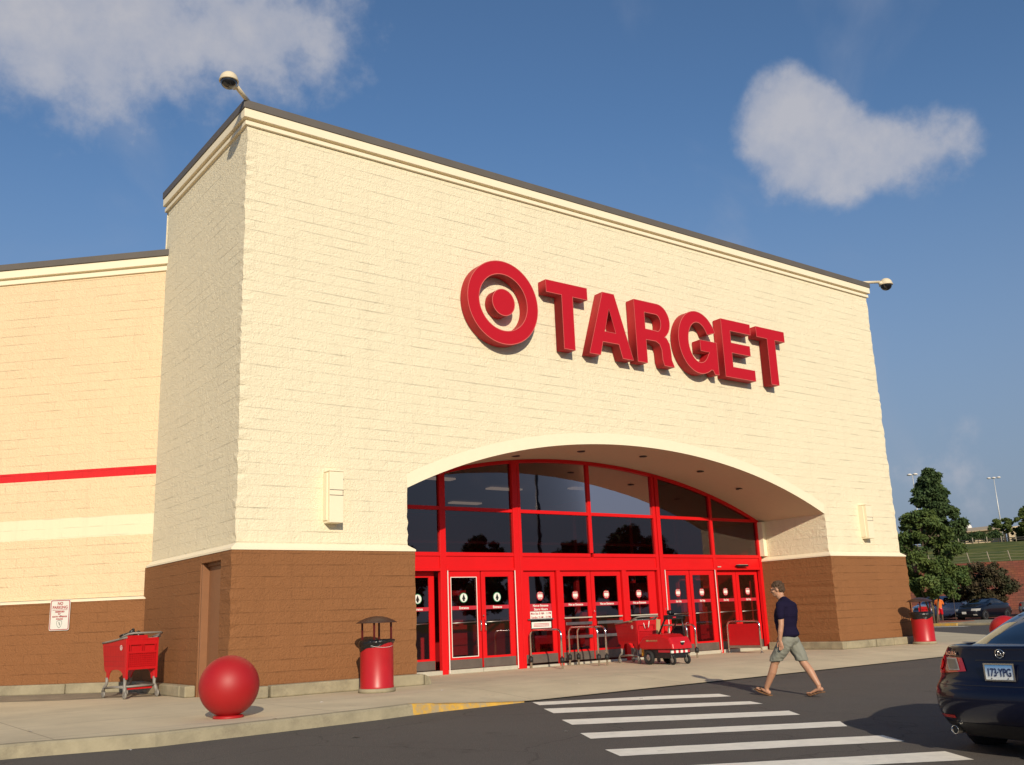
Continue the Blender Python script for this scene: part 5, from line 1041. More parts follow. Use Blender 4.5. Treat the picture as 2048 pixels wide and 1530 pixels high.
m_plate = plate_mat(); m_signink = pmat('plate_ink', (.015, .03, .10), .4); m_lampred2 = pmat('brake_lamp_bright_red', (.75, .03, .015), .12, coat=1.)
navy_sedan()
def st(s_, t_):
    a = R(62.8); return (CAM.x+math.sin(a)*s_+math.cos(a)*t_, CAM.y+math.cos(a)*s_-math.sin(a)*t_)
make_car((59.8, 18.5, -.15), 272, 'black sedan in the far lot with its lit chrome headlights facing the viewer', m_blackcar, 'sedan', 'cars parked in the far lot')
make_car((60.2, 14.2, -.15), 271, 'dark sedan at the right edge of the far lot, half behind the navy roof', m_blackcar, 'sedan', 'cars parked in the far lot')
make_car((60.0, 21.9, -.15), 270, 'dark blue car beside the person in orange, behind the tree trunk', m_greyblue, 'suv', 'cars parked in the far lot')
make_car((67.5, 24.2, -.15), 92, 'white car seen above the hood of the black sedan', m_whitecar, 'suv', 'cars parked in the far lot')
make_car((67.2, 17.9, -.15), 90, 'silver car showing between the two dark sedans', m_silver, 'sedan', 'cars parked in the far lot')

# ================================================================== far setting on the right
def hill():
    # bank and upper level, in camera-bearing coordinates
    def S(s_, t_, z): x, y = st(s_, t_); return (x, y, z)
    ts = np.linspace(-60, 60, 41); prof = [(96.4, 4.38), (100, 4.6), (108, 5.6), (118, 6.7), (128, 7.6), (135, 8.05), (140, 8.3), (150, 8.8), (175, 10.2), (260, 11)]
    vs = [S(a, t, z+.12*mnoise.noise(Vector((a*.2, t*.2, 0)))*(a > 97)) for t in ts for a, z in prof]; n = len(prof)
    k = MB(); k.add(vs, [(i*n+j, (i+1)*n+j, (i+1)*n+j+1, i*n+j+1) for i in range(len(ts)-1) for j in range(n-1)], True); tag(k.build('grass_hill', m_grass, normals=False), kind='structure')
    k = MB(); k.add([S(95.5, -60, -.6), S(95.5, 60, -.6), S(96.3, 60, 4.4), S(96.3, -60, 4.4)], [(0, 1, 2, 3)]); k.add([S(96.3, -60, 4.4), S(96.3, 60, 4.4), S(96.7, 60, 4.4), S(96.7, -60, 4.4)], [(0, 1, 2, 3)])
    tag(k.build('retaining_wall', m_block, None, uv=True), 'dark red block retaining wall below the grassy slope', 'retaining wall')
    # wooden guard rail at the top of the slope, and wire fence on the wall
    o = empty('guard_rail_fence', S(136, 0, 8.1)); tag(o, 'dark wooden rail fence along the top of the grassy slope', 'fence'); o0 = Vector(o.location)
    def rel(s_, t_, z): return tuple(Vector(S(s_, t_, z))-o0)
    k = MB()
    for z in (8.30, 8.55): k.tube([rel(136, -14, z), rel(136, 14, z)], .07, 4)
    k.build('rails', m_railwood, o)
    for t in np.arange(-9.8, 12, 1.62): MB().tube([rel(135.85, t, 7.95), rel(135.85, t, 8.85)], .06, 6).build('post', m_wood, o)
    o = empty('wire_fence', S(97, 0, 4.45)); tag(o, 'sagging wire fence on pale posts along the red wall', 'fence'); o0 = Vector(o.location)
    tt = [-8.2, -6.6, -5.0, -3.45, -1.75, -.12, 1.55, 3.2, 4.9]
    for i, t in enumerate(tt): MB().tube([rel(97, t+.05, 4.35), rel(97, t-.10, 5.35)], [.05, .04], 6).build('post', m_wood, o)
    k = MB()
    for z in (4.55, 4.8, 5.05, 5.28): 
        for a, b_ in zip(tt[:-1], tt[1:]): k.tube([rel(97, a, z), rel(97, (a+b_)/2, z-.05), rel(97, b_, z)], .009, 4, caps=False)
    k.build('wires', m_wood, o)
    # far building
    o = empty('far_building', S(165, 0, 10)); tag(o, 'long low cream building at the top of the hill', 'building'); o0 = Vector(o.location)
    k = MB(); vs = [rel(165, -6.0, 9.5), rel(165, 2.6, 9.5), rel(165, 2.6, 11.55), rel(165, -6.0, 11.25), rel(185, -6.0, 9.5), rel(185, 2.6, 9.5), rel(185, 2.6, 11.8), rel(185, -6, 11.4)]
    k.add(vs, [(0, 1, 2, 3), (1, 5, 6, 2), (0, 3, 7, 4), (3, 2, 6, 7)]); k.build('wall', m_farwall, o)
    k = MB(); k.add([rel(164.4, -6.3, 11.2), rel(164.4, 2.8, 11.5), rel(170, 2.8, 12.35), rel(170, -4.0, 12.1)], [(0, 1, 2, 3)]); k.build('roof', m_farroof, o, solid=.15)
    k = MB(); k.sphere(rel(172, -2.6, 12.5), .65, 16, 10); k.build('roof_dome', m_whitep, o)
    k = MB(); k.box(-1, 1, -1, 1, 0, .01)
    o = empty('far_hall', S(160, 8, 9)); tag(o, 'cream wing of a hall half hidden by trees at the right edge', 'building'); o0 = Vector(o.location)
    k = MB(); vs = [rel(160, 2.9, 9.0), rel(160, 16, 9.0), rel(160, 16, 12.4), rel(160, 2.9, 11.4)]+[rel(175, 2.9, 9.0), rel(175, 16, 9.0), rel(175, 16, 12.4), rel(175, 2.9, 11.4)]; k.add(vs, [(0, 1, 2, 3), (0, 3, 7, 4), (3, 2, 6, 7)]); k.build('wall', m_farwall, o)
    k = MB(); k.box(-.5, .5, -.5, .5, 0, .1)
    # light poles
    for s_, t_, zt, z0, lab, nh in ((150, 1.95, 17.6, 9, 'tall parking light pole with a wide lamp head behind the small tree', 3), (120, -6.75, 15.5, 7, 'thin parking light pole poking up left of the big tree', 2)):
        o = empty('light_pole', S(s_, t_, z0)); tag(o, lab, 'lamp post', 'parking light poles on the hill'); h = zt-z0
        MB().tube([(0, 0, 0), (0, 0, h)], [.11, .05], 8).build('pole', m_galv, o)
        k = MB(); e = Vector((math.cos(R(62.8)), -math.sin(R(62.8)), 0)); k.tube([tuple(-e*.6+Vector((0, 0, h))), tuple(e*.6+Vector((0, 0, h)))], .04, 6); k.build('cross_arm', m_galv, o)
        for i in range(nh):
            c = e*((i-(nh-1)/2)*.62); k = MB(); k.sphere((c.x, c.y, h+.05), (.27, .27, .13), 12, 8); k.build('lamp_head', m_whitep, o)
    # planting island with yellow kerb, in front of the parked cars
    k = MB(); pts = [(45.3, 21.0), (45.4, 8), (47.2, 4.5), (53, 3), (53.6, 9), (53.3, 24.5), (48, 25)]; k.prism(pts, -.17, -.02, 'z'); tag(k.build('island_kerb', m_curb, bevel=.04), kind='structure')
    k = MB(); pts2 = [(46.2, 20.0), (47.5, 15.0), (50.5, 14.2), (52.8, 16.5), (52.8, 24), (48.3, 24.2)]; k.prism(pts2, -.05, .01, 'z'); tag(k.build('mulch_bed', m_mulch), kind='structure')
    k = MB(); k.prism([(45.2, 14.3), (45.25, 12.4), (46.0, 12.4), (45.95, 14.3)], -.15, -.012, 'z'); tag(k.build('yellow_kerb', m_yellow), kind='structure')
    k = MB(); k.add([(42.6, 20, -.146), (43.4, 11, -.146), (44.2, 11, -.146), (43.5, 20, -.146)], [(0, 1, 2, 3)]); tag(k.build('lane_line', m_white, normals=False), kind='structure')
    k = MB(); k.add([S(76, -25, -.14), S(76, 25, -.14), S(95.5, 25, .3), S(95.5, -25, .3)], [(0, 1, 2, 3)]); tag(k.build('mulch_bank', m_mulch, normals=False), kind='structure')
hill()

# ------------------------------------------------------------------ trees
def leaves_mesh(centres, radii, n, size, seed, flat=.35):
    g = np.random.default_rng(seed); C_ = np.array(centres); r = np.array(radii)
    wts = (r.prod(axis=1) if r.ndim > 1 else r**3)**.72; wts /= wts.sum(); idx = g.choice(len(C_), n, p=wts)
    r_ = None; d = g.normal(size=(n, 3)); d /= np.linalg.norm(d, axis=1)[:, None]; rad = g.uniform(.15, 1.0, n)**.6*g.uniform(.8, 1.35, n)
    rr = r[idx] if r.ndim > 1 else np.repeat(r[idx][:, None], 3, 1)
    P = C_[idx]+d*rad[:, None]*rr
    a = g.normal(size=(n, 3)); a /= np.linalg.norm(a, axis=1)[:, None]; a = a*.75+d*.4; b = np.cross(a, g.normal(size=(n, 3)))
    a /= np.linalg.norm(a, axis=1)[:, None]; b /= np.linalg.norm(b, axis=1)[:, None]; sz = (size*g.uniform(.6, 1.5, n))[:, None]
    V_ = np.stack([P-a*sz, P+b*sz*.55, P+a*sz, P-b*sz*.55], 1).reshape(-1, 3)
    return V_, np.arange(n*4).reshape(n, 4)
def mesh_np(name, V_, F_, m, parent):
    me = bpy.data.meshes.new(name); me.vertices.add(len(V_)); me.vertices.foreach_set('co', V_.ravel()); n = len(F_)
    me.loops.add(n*4); me.loops.foreach_set('vertex_index', F_.ravel()); me.polygons.add(n); me.polygons.foreach_set('loop_start', np.arange(n)*4); me.polygons.foreach_set('loop_total', np.full(n, 4)); me.update(calc_edges=True); me.materials.append(m)
    return link(name, me, parent)
def tree(x, y, z0, h, wd, label, m, prof='oval', trunk=.2, base=.22, n=9000, leaf=.10, seed=1, clumps=60, group=None, stems=1, name='tree', crown='crown'):
    o = empty(name, (x, y, z0)); tag(o, label, 'tree', group); g = random.Random(seed); cs = []; rs = []
    for i in range(clumps):
        t = (i+.5)/clumps; t = t**.85
        if prof == 'oval': w_ = math.sin(math.pi*min(1, t*.93+.07))**.6
        elif prof == 'cone': w_ = (1-t)**.62*(.75+.25*min(1, t*8))
        elif prof == 'wide': w_ = math.sin(math.pi*(t*.8+.15))**.5
        else: w_ = 1
        a = g.uniform(0, 2*math.pi); q = g.uniform(.25, 1)**.6; R_ = wd/2*w_*(.70+.34*g.random())
        r = wd*.5*(.08+.17*g.random()**1.4)*(.6+.4*w_)
        cs.append((R_*q*math.cos(a), R_*q*math.sin(a), h*(base+(1-base)*t*.96)+r*.1)); rs.append((r, r, r*.72))
    V_, F__ = leaves_mesh(cs, rs, n, leaf, seed); mesh_np(crown, V_, F__, m, o)
    k = MB()
    for s_ in range(stems):
        a = 2*math.pi*s_/max(1, stems)+.4; dx = (.0 if stems == 1 else .07)*math.cos(a); dy = (.0 if stems == 1 else .07)*math.sin(a); sp = (0 if stems == 1 else wd*.16)
        k.tube([(dx, dy, -.1), (dx+sp*.3*math.cos(a), dy+sp*.3*math.sin(a), h*base*.7), (dx+sp*math.cos(a), dy+sp*math.sin(a), h*(base+.25)), (dx+sp*.8*math.cos(a), dy+sp*.8*math.sin(a), h*.82)], [trunk, trunk*.8, trunk*.5, trunk*.12], 8)
    for i in range(0, clumps, 3):
        c = cs[i]; zz = max(h*base*.8, c[2]-wd*.25); k.tube([(0, 0, zz), (c[0]*.5, c[1]*.5, (zz+c[2])/2+.1), c], [trunk*.32, trunk*.2, trunk*.06], 5)
    k.build('trunk', m_bark, o)
    return o
def T(s_, t_): return st(s_, t_)
x, y = T(61.5, -3.35); tree(x, y, -.2, 6.7, 4.5, 'green tree with several thin stems on the mulch island', m_leaf, 'oval', .06, .25, 30000, .088, 3, 105, stems=4)
x, y = T(62.5, -2.25); tree(x, y, -.2, 3.6, 2.3, 'low green sapling leaning out right of the multi-stem tree', m_leaf, 'wide', .012, .42, 7000, .09, 31, 22)
x, y = T(90, -3.75); tree(x, y, 2.5, 9.9, 5.3, 'tallest dark green tree, pointed top above the hill', m_leafdark, 'cone', .22, .38, 34000, .12, 4, 120)
x, y = T(80, -.75); tree(x, y, -.1, 3.75, 5.3, 'low bronze-leaved tree in front of the red wall', m_leafred, 'wide', .07, .30, 22000, .09, 5, 60, stems=3)
x, y = T(142, 2.0); tree(x, y, 8.3, 3.1, 3.3, 'small round-headed tree on the hill before the cream building', m_leafyel, 'wide', .1, .42, 7000, .12, 6, 36)
x, y = T(141, 5.1); tree(x, y, 8.2, 4.6, 3.6, 'light green tree on the hill at the right edge', m_leafyel, 'oval', .14, .1, 12000, .13, 7, 50)
x, y = T(143, 4.2); tree(x, y, 8.2, 2.1, 3.4, 'low dark bush at the foot of the right edge tree', m_leafdark, 'wide', .1, .1, 8000, .12, 71, 36)
def hedge():
    o = empty('hedge', (*T(140, -2), 8.3)); tag(o, 'clipped row of dark shrubs in front of the cream building', 'hedge'); g = random.Random(5); cs = []; rs = []
    e = Vector((math.cos(R(62.8)), -math.sin(R(62.8)), 0))
    for i in range(9):
        c = e*(-3.0+i*.78)
        for q in range(5): cs.append((c.x+g.uniform(-.2, .2), c.y+g.uniform(-.2, .2), .55+i*.012+g.uniform(.0, .55))); rs.append((.46, .46, .42))
    V_, F__ = leaves_mesh(cs, rs, 16000, .09, 9); mesh_np('foliage', V_, F__, m_leafdark, o)
    k = MB()
    for i in range(9): c = e*(-3.0+i*.78); k.tube([(c.x, c.y, 0), (c.x, c.y, .6)], .05, 5)
    k.build('stems', m_bark, o)
hedge()
for i, (x, y, h, wd, lab) in enumerate([(43, -62, 9.5, 5, 'narrow parking lot tree behind the viewer, mirrored at the left end of the glass'), (53, -64, 10.5, 8, 'parking lot tree mirrored in the second bay of the glass'), (64, -62, 9.8, 9, 'broad parking lot tree mirrored right of the mirrored light pole'), (74, -63, 12.0, 10, 'tallest parking lot tree, mirrored in the middle of the glass'), (100, -70, 8.0, 7, 'low parking lot tree mirrored in the exit bay')]):
    tree(x, y, -.4, h, wd, lab, m_leafdark, 'oval', .2, .2, 20000, .17, 40+i, 90, group='parking lot trees mirrored in the glass')
o = empty('light_pole', (51.5, -52, -.4)); tag(o, 'parking light pole mirrored as a dark line in the glass', 'lamp post')
MB().tube([(0, 0, 0), (0, 0, 19)], [.22, .14], 8).build('pole', m_blackp, o); MB().box(-.9, .9, -.25, .25, 18.9, 19.15).build('lamp_head', m_blackp, o, bevel=.05)

# ================================================================== people
def skin_mesh(name, joints, edges, sub=2):
    """joints: {key: (co, radius)}; a string of closely spaced ellipsoids that fuse() melts into one continuous surface"""
    k = MB()
    def r3(r):
        if not isinstance(r, tuple): return Vector((r, r, r))
        if len(r) == 2: return Vector((r[0], r[1], min(r)))
        return Vector(r)
    for a, b in edges:
        A, B = Vector(joints[a][0]), Vector(joints[b][0]); ra, rb = r3(joints[a][1]), r3(joints[b][1]); step = min(min(ra), min(rb))*.32
        n = max(2, int((B-A).length/step)); segs = (18, 10) if max(ra) > .02 else (10, 6)
        for i in range(n+1):
            t = i/n; c = A.lerp(B, t); r = ra.lerp(rb, t); k.sphere(tuple(c), tuple(r), *segs)
    return mb_mesh(k)
def fuse(name, meshes, voxel, smooth=3):
    bm = bmesh.new()
    for m in meshes: bm.from_mesh(m)
    me = bpy.data.meshes.new(name); bm.to_mesh(me); bm.free(); o = bpy.data.objects.new(name, me); COL.objects.link(o)
    md = o.modifiers.new('r', 'REMESH'); md.mode = 'VOXEL'; md.voxel_size = voxel
    if smooth: s_ = o.modifiers.new('sm', 'SMOOTH'); s_.iterations = smooth; s_.factor = .5
    dg = bpy.context.evaluated_depsgraph_get(); dg.update(); out = bpy.data.meshes.new_from_object(o.evaluated_get(dg)); bpy.data.objects.remove(o)
    out.polygons.foreach_set('use_smooth', [True]*len(out.polygons)); return out
def mb_mesh(k):
    me = bpy.data.meshes.new('t'); me.from_pydata(k.v, [], k.f); return me
def ell(c, r, rot=None, n=24, m=16):
    k = MB(); mx = Matrix.Translation(c) @ (rot or Matrix.Identity(4)); k.sphere((0, 0, 0), r, n, m, mx); return mb_mesh(k)
def finish(name, me, m, parent): me.materials.clear(); me.materials.append(m); me.name = name; return link(name, me, parent)

def walker():
    # local axes: +y forward (walking direction), +x to the walker's right, z up
    o = empty('person', (6.47, -6.52, road_z(-6.52)+.004), R(10)); tag(o, 'person in navy shirt and grey shorts striding to the entrance in flip-flops', 'person')
    V3 = lambda f, u, x: (x, f, u)
    J = {}
    J['pelvis'] = (V3(-.05, .88, 0), (.150, .115, .10)); J['waist'] = (V3(-.02, 1.03, 0), (.135, .105, .1)); J['chest'] = (V3(-.03, 1.22, 0), (.160, .125, .1)); J['upper'] = (V3(-.045, 1.36, 0), (.140, .10, .07)); J['neck0'] = (V3(-.01, 1.46, 0), .062); J['neck1'] = (V3(.045, 1.52, 0), .054)
    E_ = [('pelvis', 'waist'), ('waist', 'chest'), ('chest', 'upper'), ('upper', 'neck0'), ('neck0', 'neck1')]
    # left side is -x (nearer the camera). left leg in front
    def leg(sg, hip, knee, ank, ball, toe, tag_):
        J[tag_+'hip'] = (V3(hip[0], hip[1], sg*.095), .088); J[tag_+'th'] = (V3((hip[0]+knee[0])/2, (hip[1]+knee[1])/2, sg*.10), .078); J[tag_+'kn'] = (V3(knee[0], knee[1], sg*.10), .060)
        m_ = (knee[0]*.65+ank[0]*.35, knee[1]*.65+ank[1]*.35); J[tag_+'cf'] = (V3(m_[0]-.014, m_[1], sg*.10), .062); J[tag_+'an'] = (V3(ank[0], ank[1], sg*.095), .039)
        E_.extend([('pelvis', tag_+'hip'), (tag_+'hip', tag_+'th'), (tag_+'th', tag_+'kn'), (tag_+'kn', tag_+'cf'), (tag_+'cf', tag_+'an')])
    leg(-1, (-.03, .84), (.19, .50), (.375, .13), None, None, 'L'); leg(1, (-.06, .84), (-.20, .49), (-.405, .165), None, None, 'R')
    def arm(sg, sh, el, wr_, hd, t):
        J[t+'sh'] = ((sg*.175, sh[0], sh[1]), .058); J[t+'ua'] = ((sg*.205, (sh[0]*.5+el[0]*.5), (sh[1]+el[1])/2), .050); J[t+'el'] = ((sg*.225, el[0], el[1]), .041); J[t+'fa'] = ((sg*.235, el[0]*.6+wr_[0]*.4, el[1]*.6+wr_[1]*.4), .041); J[t+'wr'] = ((sg*.23, wr_[0], wr_[1]), .026)
        E_.extend([('upper', t+'sh'), (t+'sh', t+'ua'), (t+'ua', t+'el'), (t+'el', t+'fa'), (t+'fa', t+'wr')])
    arm(-1, (-.05, 1.375), (-.055, 1.075), (-.01, .845), None, 'a'); arm(1, (-.03, 1.375), (.03, 1.09), (.20, .90), None, 'b')
    parts = [skin_mesh('body', J, E_)]
    # hands: palm plus five bent fingers each
    def hand(wr_, d, side, t):
        d = Vector(d).normalized(); nrm = Vector((side, 0, 0)); nrm = (nrm-d*nrm.dot(d)).normalized(); wv = d.cross(nrm).normalized()  # palm faces the body
        if wv.y < 0: wv = -wv
        W_ = Vector(wr_); H = {}; e = []
        H['w'] = (tuple(W_), (.019, .027, .027)); H['p1'] = (tuple(W_+d*.045), (.015, .037, .03)); H['p2'] = (tuple(W_+d*.080), (.013, .040, .02)); e += [('w', 'p1'), ('p1', 'p2')]
        parts.append(skin_mesh('h', H, e)); curl = -nrm
        for i, (off, ln) in enumerate(((.030, .070), (.010, .078), (-.010, .073), (-.029, .058))):
            b0 = W_+d*.075+wv*off; b1 = b0+d*ln*.42+wv*off*.10; b2 = b1+(d*.92+curl*-.38).normalized()*ln*.34; b3 = b2+(d*.75+curl*-.66).normalized()*ln*.28
            parts.append(skin_mesh('f', {'a': (tuple(b0), .0095), 'b': (tuple(b1), .0090), 'c': (tuple(b2), .0082), 'd': (tuple(b3), .0066)}, [('a', 'b'), ('b', 'c'), ('c', 'd')], 1))
        t0 = W_+d*.022+wv*.022; t1 = t0+(d*.6+wv*.8).normalized()*.038; t2 = t1+(d*.9+wv*.25).normalized()*.030; t3 = t2+d*.020
        parts.append(skin_mesh('f', {'a': (tuple(t0), .014), 'b': (tuple(t1), .0115), 'c': (tuple(t2), .0098), 'd': (tuple(t3), .0075)}, [('a', 'b'), ('b', 'c'), ('c', 'd')], 1))
    hand((-.23, -.01, .845), (.03, -.10, -1), -1, 'l'); hand((.23, .20, .90), (-.05, .35, -.9), 1, 'r')
    # feet
    feet = []
    def foot(x, heel, ball, toe, ank, sg):
        P = {'h': ((x, heel[0], heel[1]), (.033, .034, .032)), 'm': ((x, (heel[0]*.5+ball[0]*.5), (heel[1]*.5+ball[1]*.5)+.012), (.036, .034, .024)), 'b': ((x-sg*.004, ball[0], ball[1]), (.044, .03, .016))}
        parts.append(skin_mesh('ft', P, [('h', 'm'), ('m', 'b')])); parts.append(skin_mesh('ft', {'a': ((x, ank[0], ank[1]), .036), 'b': ((x, heel[0]*.80+ball[0]*.20, heel[1]*.8+ball[1]*.2+.008), .034)}, [('a', 'b')]))
        for i, (dx, ln, r) in enumerate(((-.030, .050, .0125), (-.010, .050, .009), (.006, .045, .0085), (.020, .038, .008), (.033, .030, .0075))):
            dx = dx*-sg*-1; k0 = Vector((x+dx*sg*sg, ball[0]-.012, ball[1])); dr = Vector((dx*.1, toe[0]-ball[0], toe[1]-ball[1])).normalized(); k1 = k0+dr*(.02+ln); parts.append(skin_mesh('toe', {'a': (tuple(k0), r), 'b': (tuple(k0.lerp(k1, .6)+Vector((0, 0, .003))), r), 'c': (tuple(k1), r*.9)}, [('a', 'b'), ('b', 'c')], 1))
        # sandal sole and straps
        n = 14; sole = MB(); top = []
        L_ = [heel[0]-.055, heel[0]-.02, heel[0]*.5+ball[0]*.5, ball[0], toe[0]*.55+ball[0]*.45, toe[0]+.012]
        zz = [heel[1]-.034, heel[1]-.034, (heel[1]+ball[1])/2-.028, ball[1]-.024, (toe[1]*.55+ball[1]*.45)-.018, toe[1]-.012]; ww = [.016, .034, .033, .047, .045, .018]
        for y_, z_, w_ in zip(L_, zz, ww): top += [(x-w_, y_, z_), (x+w_, y_, z_)]
        m = len(L_); vs = top+[(a, b_, c-.016) for a, b_, c in top]; q = 2*m
        fs = [(2*i, 2*i+1, 2*i+3, 2*i+2) for i in range(m-1)]+[(q+2*i, q+2*i+2, q+2*i+3, q+2*i+1) for i in range(m-1)]+[(2*i, 2*i+2, q+2*i+2, q+2*i) for i in range(m-1)]+[(2*i+1, q+2*i+1, q+2*i+3, 2*i+3) for i in range(m-1)]+[(0, q, q+1, 1), (2*m-2, 2*m-1, q+2*m-1, q+2*m-2)]
        sole.add(vs, fs); fo = sole.build('flip_flop', m_flop, o, bevel=.004)
        tp = Vector((x-sg*.012, ball[0]+.012, ball[1]+.004)); k = MB()
        for sd in (-1, 1): k.tube([tuple(tp), (x+sd*.028, ball[0]-.025, ball[1]+.022), (x+sd*.042, ball[0]-.065, ball[1]-.002), (x+sd*.038, ball[0]-.085, ball[1]-.02)], .0065, 6)
        k.build('strap', m_flop, fo)
    foot(-.095, (.345, .055), (.505, .10), (.575, .125), (.375, .13), -1); foot(.095, (-.445, .105), (-.275, .045), (-.205, .045), (-.405, .165), 1)
    # head, chin towards the doors, tipped a little down
    hd = Matrix.Translation((0, .075, 1.625)) @ Matrix.Rotation(R(18), 4, 'Z') @ Matrix.Rotation(R(-10), 4, 'X')
    def he(c, r, rot=None): return ell((0, 0, 0), r, hd @ Matrix.Translation(c) @ (rot or Matrix.Identity(4)))
    parts += [he((0, -.018, .022), (.076, .094, .090)), he((0, .018, -.030), (.060, .070, .078)), he((0, .048, -.075), (.038, .038, .030)), he((0, .088, -.012), (.013, .020, .026)), he((0, .104, -.026), (.014, .013, .010)), he((0, .080, .022), (.052, .018, .012)), he((0, .084, -.056), (.024, .010, .005)), he((0, .082, -.066), (.020, .010, .006)),
              he((-.036, .062, -.022), (.024, .026, .018)), he((.036, .062, -.022), (.024, .026, .018)), he((-.078, -.012, -.008), (.010, .020, .031), Matrix.Rotation(R(-14), 4, 'X')), he((.078, -.012, -.008), (.010, .020, .031), Matrix.Rotation(R(-14), 4, 'X')), he((0, -.045, -.075), (.045, .040, .050))]
    me = fuse('body', parts, .0052, 3); body = finish('body', me, m_skin, o)
    # hair: shell plus tufts
    hair = [he((0, -.030, .036), (.083, .093, .088)), he((0, -.060, -.015), (.070, .062, .062)), he((0, .018, .074), (.060, .056, .036))]
    g = random.Random(4)
    for _ in range(90):
        a = g.uniform(0, 2*math.pi); b_ = g.uniform(.15, 1.35); d = Vector((math.cos(a)*math.sin(b_), math.sin(a)*math.sin(b_)*1.0, math.cos(b_)))
        if d.y > .55 and d.z < .62: continue
        c = Vector((0, -.028, .034))+Vector((d.x*.080, d.y*.090, d.z*.088)); hair.append(he(c, (.014, .019, .011), Matrix.Rotation(g.uniform(0, 3), 4, 'Z')))
    hm = fuse('hair', hair, .005, 1)
    for v in hm.vertices: v.co += v.normal*(mnoise.noise(v.co*70)*.009+mnoise.noise(v.co*28)*.010)
    finish('hair', hm, m_hair, o)
    for sg in (-1, 1):
        k = MB(); k.sphere((0, 0, 0), (.024, .006, .018), 14, 10, hd @ Matrix.Translation((sg*.030, .094, .010))); gl = k.build('sunglasses', m_domeglass, o)
        k = MB(); k.tube([tuple(hd @ Vector((sg*.052, .088, .014))), tuple(hd @ Vector((sg*.080, .04, .010))), tuple(hd @ Vector((sg*.083, -.015, .010)))], .003, 5); k.build('temple_arm', m_blackp, gl)
    # T-shirt
    S = {'p': (V3(-.045, .93, 0), (.182, .168, .08)), 'w': (V3(-.015, 1.03, 0), (.170, .160, .1)), 'c': (V3(-.03, 1.21, 0), (.190, .188, .11)), 'u': (V3(-.06, 1.36, 0), (.178, .162, .09)), 'n': (V3(-.025, 1.44, 0), .075)}
    Es = [('p', 'w'), ('w', 'c'), ('c', 'u'), ('u', 'n')]
    for sg, t, sh, el in ((-1, 'a', (-.05, 1.375), (-.055, 1.075)), (1, 'b', (-.03, 1.375), (.03, 1.09))):
        mid = (sh[0]*.5+el[0]*.5, sh[1]*.42+el[1]*.58); S[t+'s'] = ((sg*.180, sh[0], sh[1]), .070); S[t+'m'] = ((sg*.208, (sh[0]+mid[0])/2, (sh[1]+mid[1])/2), .070); S[t+'e'] = ((sg*.216, mid[0], mid[1]), .064); Es += [('u', t+'s'), (t+'s', t+'m'), (t+'m', t+'e')]
    me = fuse('t_shirt', [skin_mesh('s', S, Es)], .008, 2)
    for v in me.vertices:
        n_ = mnoise.noise(v.co*6.5); n2 = mnoise.noise(Vector((v.co.x*5, v.co.y*5, v.co.z*14))); v.co += v.normal*(n_*.009+n2*.010); 
        if v.co.z < .865: v.co.z = .865
    finish('t_shirt', me, m_shirt, o)
    # shorts
    S = {'p': (V3(-.05, .855, 0), (.168, .136, .09)), 't': (V3(-.045, .90, 0), (.160, .126, .08))}
    Es = [('p', 't')]
    for sg, t, hip, kn in ((-1, 'L', (-.03, .81), (.165, .555)), (1, 'R', (-.06, .81), (-.175, .545))):
        S[t+'h'] = ((sg*.092, hip[0], hip[1]), .112); S[t+'m'] = ((sg*.10, (hip[0]+kn[0])/2, (hip[1]+kn[1])/2), .108); S[t+'k'] = ((sg*.102, kn[0], kn[1]), .098); Es += [('p', t+'h'), (t+'h', t+'m'), (t+'m', t+'k')]
    me = fuse('shorts', [skin_mesh('s', S, Es)], .008, 2)
    for v in me.vertices:
        n_ = mnoise.noise(Vector((v.co.x*6, v.co.y*9+v.co.z*4, v.co.z*7))); n2 = mnoise.noise(Vector((v.co.x*14, v.co.y*18-v.co.z*10, v.co.z*12))); v.co += v.normal*(n_*.017+n2*.010)
        if v.co.z < .53: v.co.z = .53+(v.co.z-.53)*.15
    finish('shorts', me, m_shorts, o)
    return o
walker()
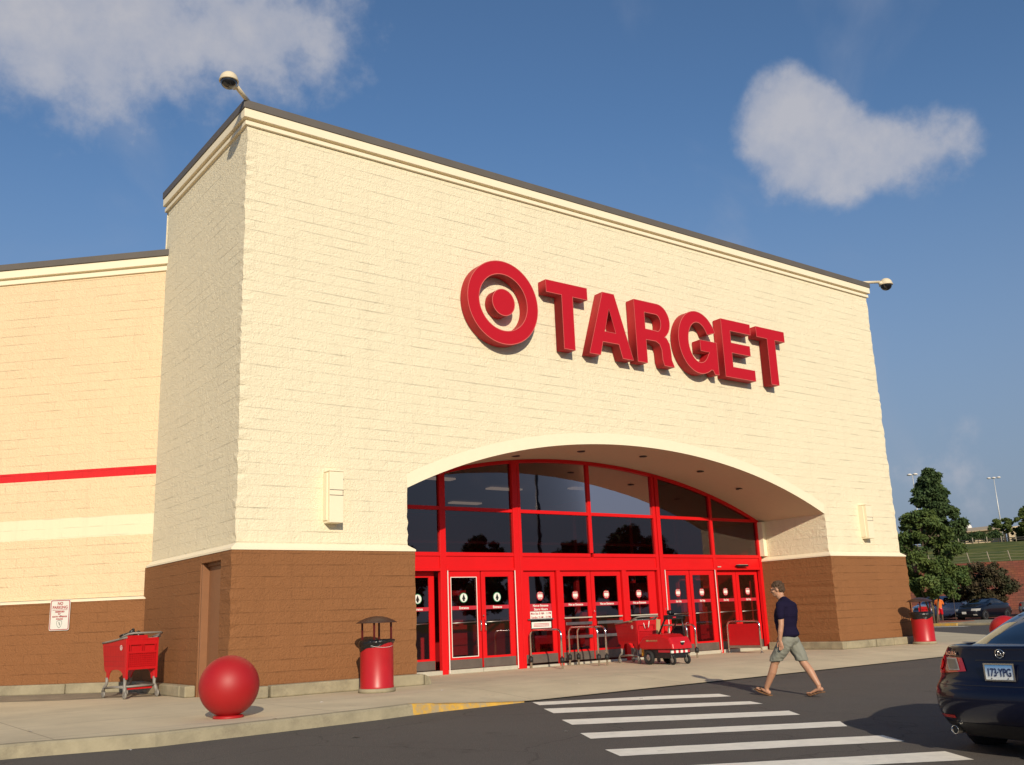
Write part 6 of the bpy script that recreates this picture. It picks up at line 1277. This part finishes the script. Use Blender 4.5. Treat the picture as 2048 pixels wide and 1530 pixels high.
def far_person():
    x, y = st(70.5, -3.45); o = empty('person', (x, y, -.148), R(-70)); tag(o, 'distant person in an orange shirt and red shorts pushing something between cars', 'person')
    J = {'pelvis': ((0, 0, .92), (.14, .10)), 'chest': ((0, .02, 1.22), (.16, .11)), 'up': ((0, .04, 1.38), (.14, .09)), 'nk': ((0, .06, 1.48), .05)}
    E_ = [('pelvis', 'chest'), ('chest', 'up'), ('up', 'nk')]
    for sg in (-1, 1):
        t = 'ab'[sg > 0]; J[t+'h'] = ((sg*.09, 0, .86), .08); J[t+'k'] = ((sg*.10, sg*.08, .48), .055); J[t+'a'] = ((sg*.10, sg*.12-.04, .09), .038); J[t+'f'] = ((sg*.10, sg*.12+.10, .035), .032)
        J[t+'s'] = ((sg*.19, .04, 1.36), .055); J[t+'e'] = ((sg*.26, .12, 1.10), .042); J[t+'w'] = ((sg*.20, .36, 1.04), .03); J[t+'w2'] = ((sg*.19, .43, 1.03), .026)
        E_ += [('pelvis', t+'h'), (t+'h', t+'k'), (t+'k', t+'a'), (t+'a', t+'f'), ('up', t+'s'), (t+'s', t+'e'), (t+'e', t+'w'), (t+'w', t+'w2')]
    finish('body', fuse('body', [skin_mesh('b', J, E_), ell((0, .07, 1.60), (.075, .09, .11)), ell((0, .155, 1.59), (.014, .02, .02))], .010, 2), m_darkskin, o)
    finish('hair', fuse('hair', [ell((0, .05, 1.635), (.10, .105, .10))], .012, 1), m_blackp, o)
    S = {'p': ((0, 0, .95), (.17, .13)), 'c': ((0, .02, 1.22), (.19, .14)), 'u': ((0, .04, 1.38), (.16, .11))}; Es = [('p', 'c'), ('c', 'u')]
    for sg in (-1, 1): t = 'ab'[sg > 0]; S[t] = ((sg*.19, .04, 1.36), .07); S[t+'e'] = ((sg*.235, .09, 1.19), .07); Es += [('u', t), (t, t+'e')]
    finish('shirt', fuse('shirt', [skin_mesh('s', S, Es)], .014, 1), m_orange, o)
    S = {'p': ((0, 0, .90), (.15, .12))}; Es = []
    for sg in (-1, 1): t = 'ab'[sg > 0]; S[t] = ((sg*.09, 0, .84), .10); S[t+'k'] = ((sg*.10, sg*.06, .56), .09); Es += [('p', t), (t, t+'k')]
    finish('shorts', fuse('shorts', [skin_mesh('s', S, Es)], .014, 1), m_redplastic, o)
    c = copy_tree(bpy.data.objects['shopping_cart']); c.scale = (1, 1, 1); xx, yy = st(70.4, -4.35); c.location = (xx, yy, -.148); c.rotation_euler = (0, 0, R(-70)+0)
    c['label'] = 'distant red shopping cart pushed by the person in orange'
far_person()
# small litter and a cigarette end or two on the pavement, patched crack by the kerb end
def bits():
    g = random.Random(11); k = MB()
    for x, y in ((-2.9, -4.5), (-1.0, -4.15), (8.6, .9), (3.0, -1.9), (-3.6, -2.6), (.6, -2.2), (5.5, -2.6), (1.5, -7.0), (-.6, -5.6)):
        z = road_z(y)+.002 if y < kerb_y(x) else (edge_z(x)*max(0, 1-(y-kerb_y(x))/2)+.004); a = g.uniform(0, 3); l = g.uniform(.03, .07)
        o = MB().add([(x+l*math.cos(a), y+l*math.sin(a), z+.004), (x-l*.4*math.sin(a), y+l*.4*math.cos(a), z+.012), (x-l*math.cos(a), y-l*math.sin(a), z+.003), (x+l*.4*math.sin(a), y-l*.4*math.cos(a), z+.005)], [(0, 1, 2, 3)]).build('litter_scrap', m_whitep)
        tag(o, 'tiny pale scrap of litter lying on the pavement or road', 'litter', 'scraps of litter on the pavement and road')
bits()
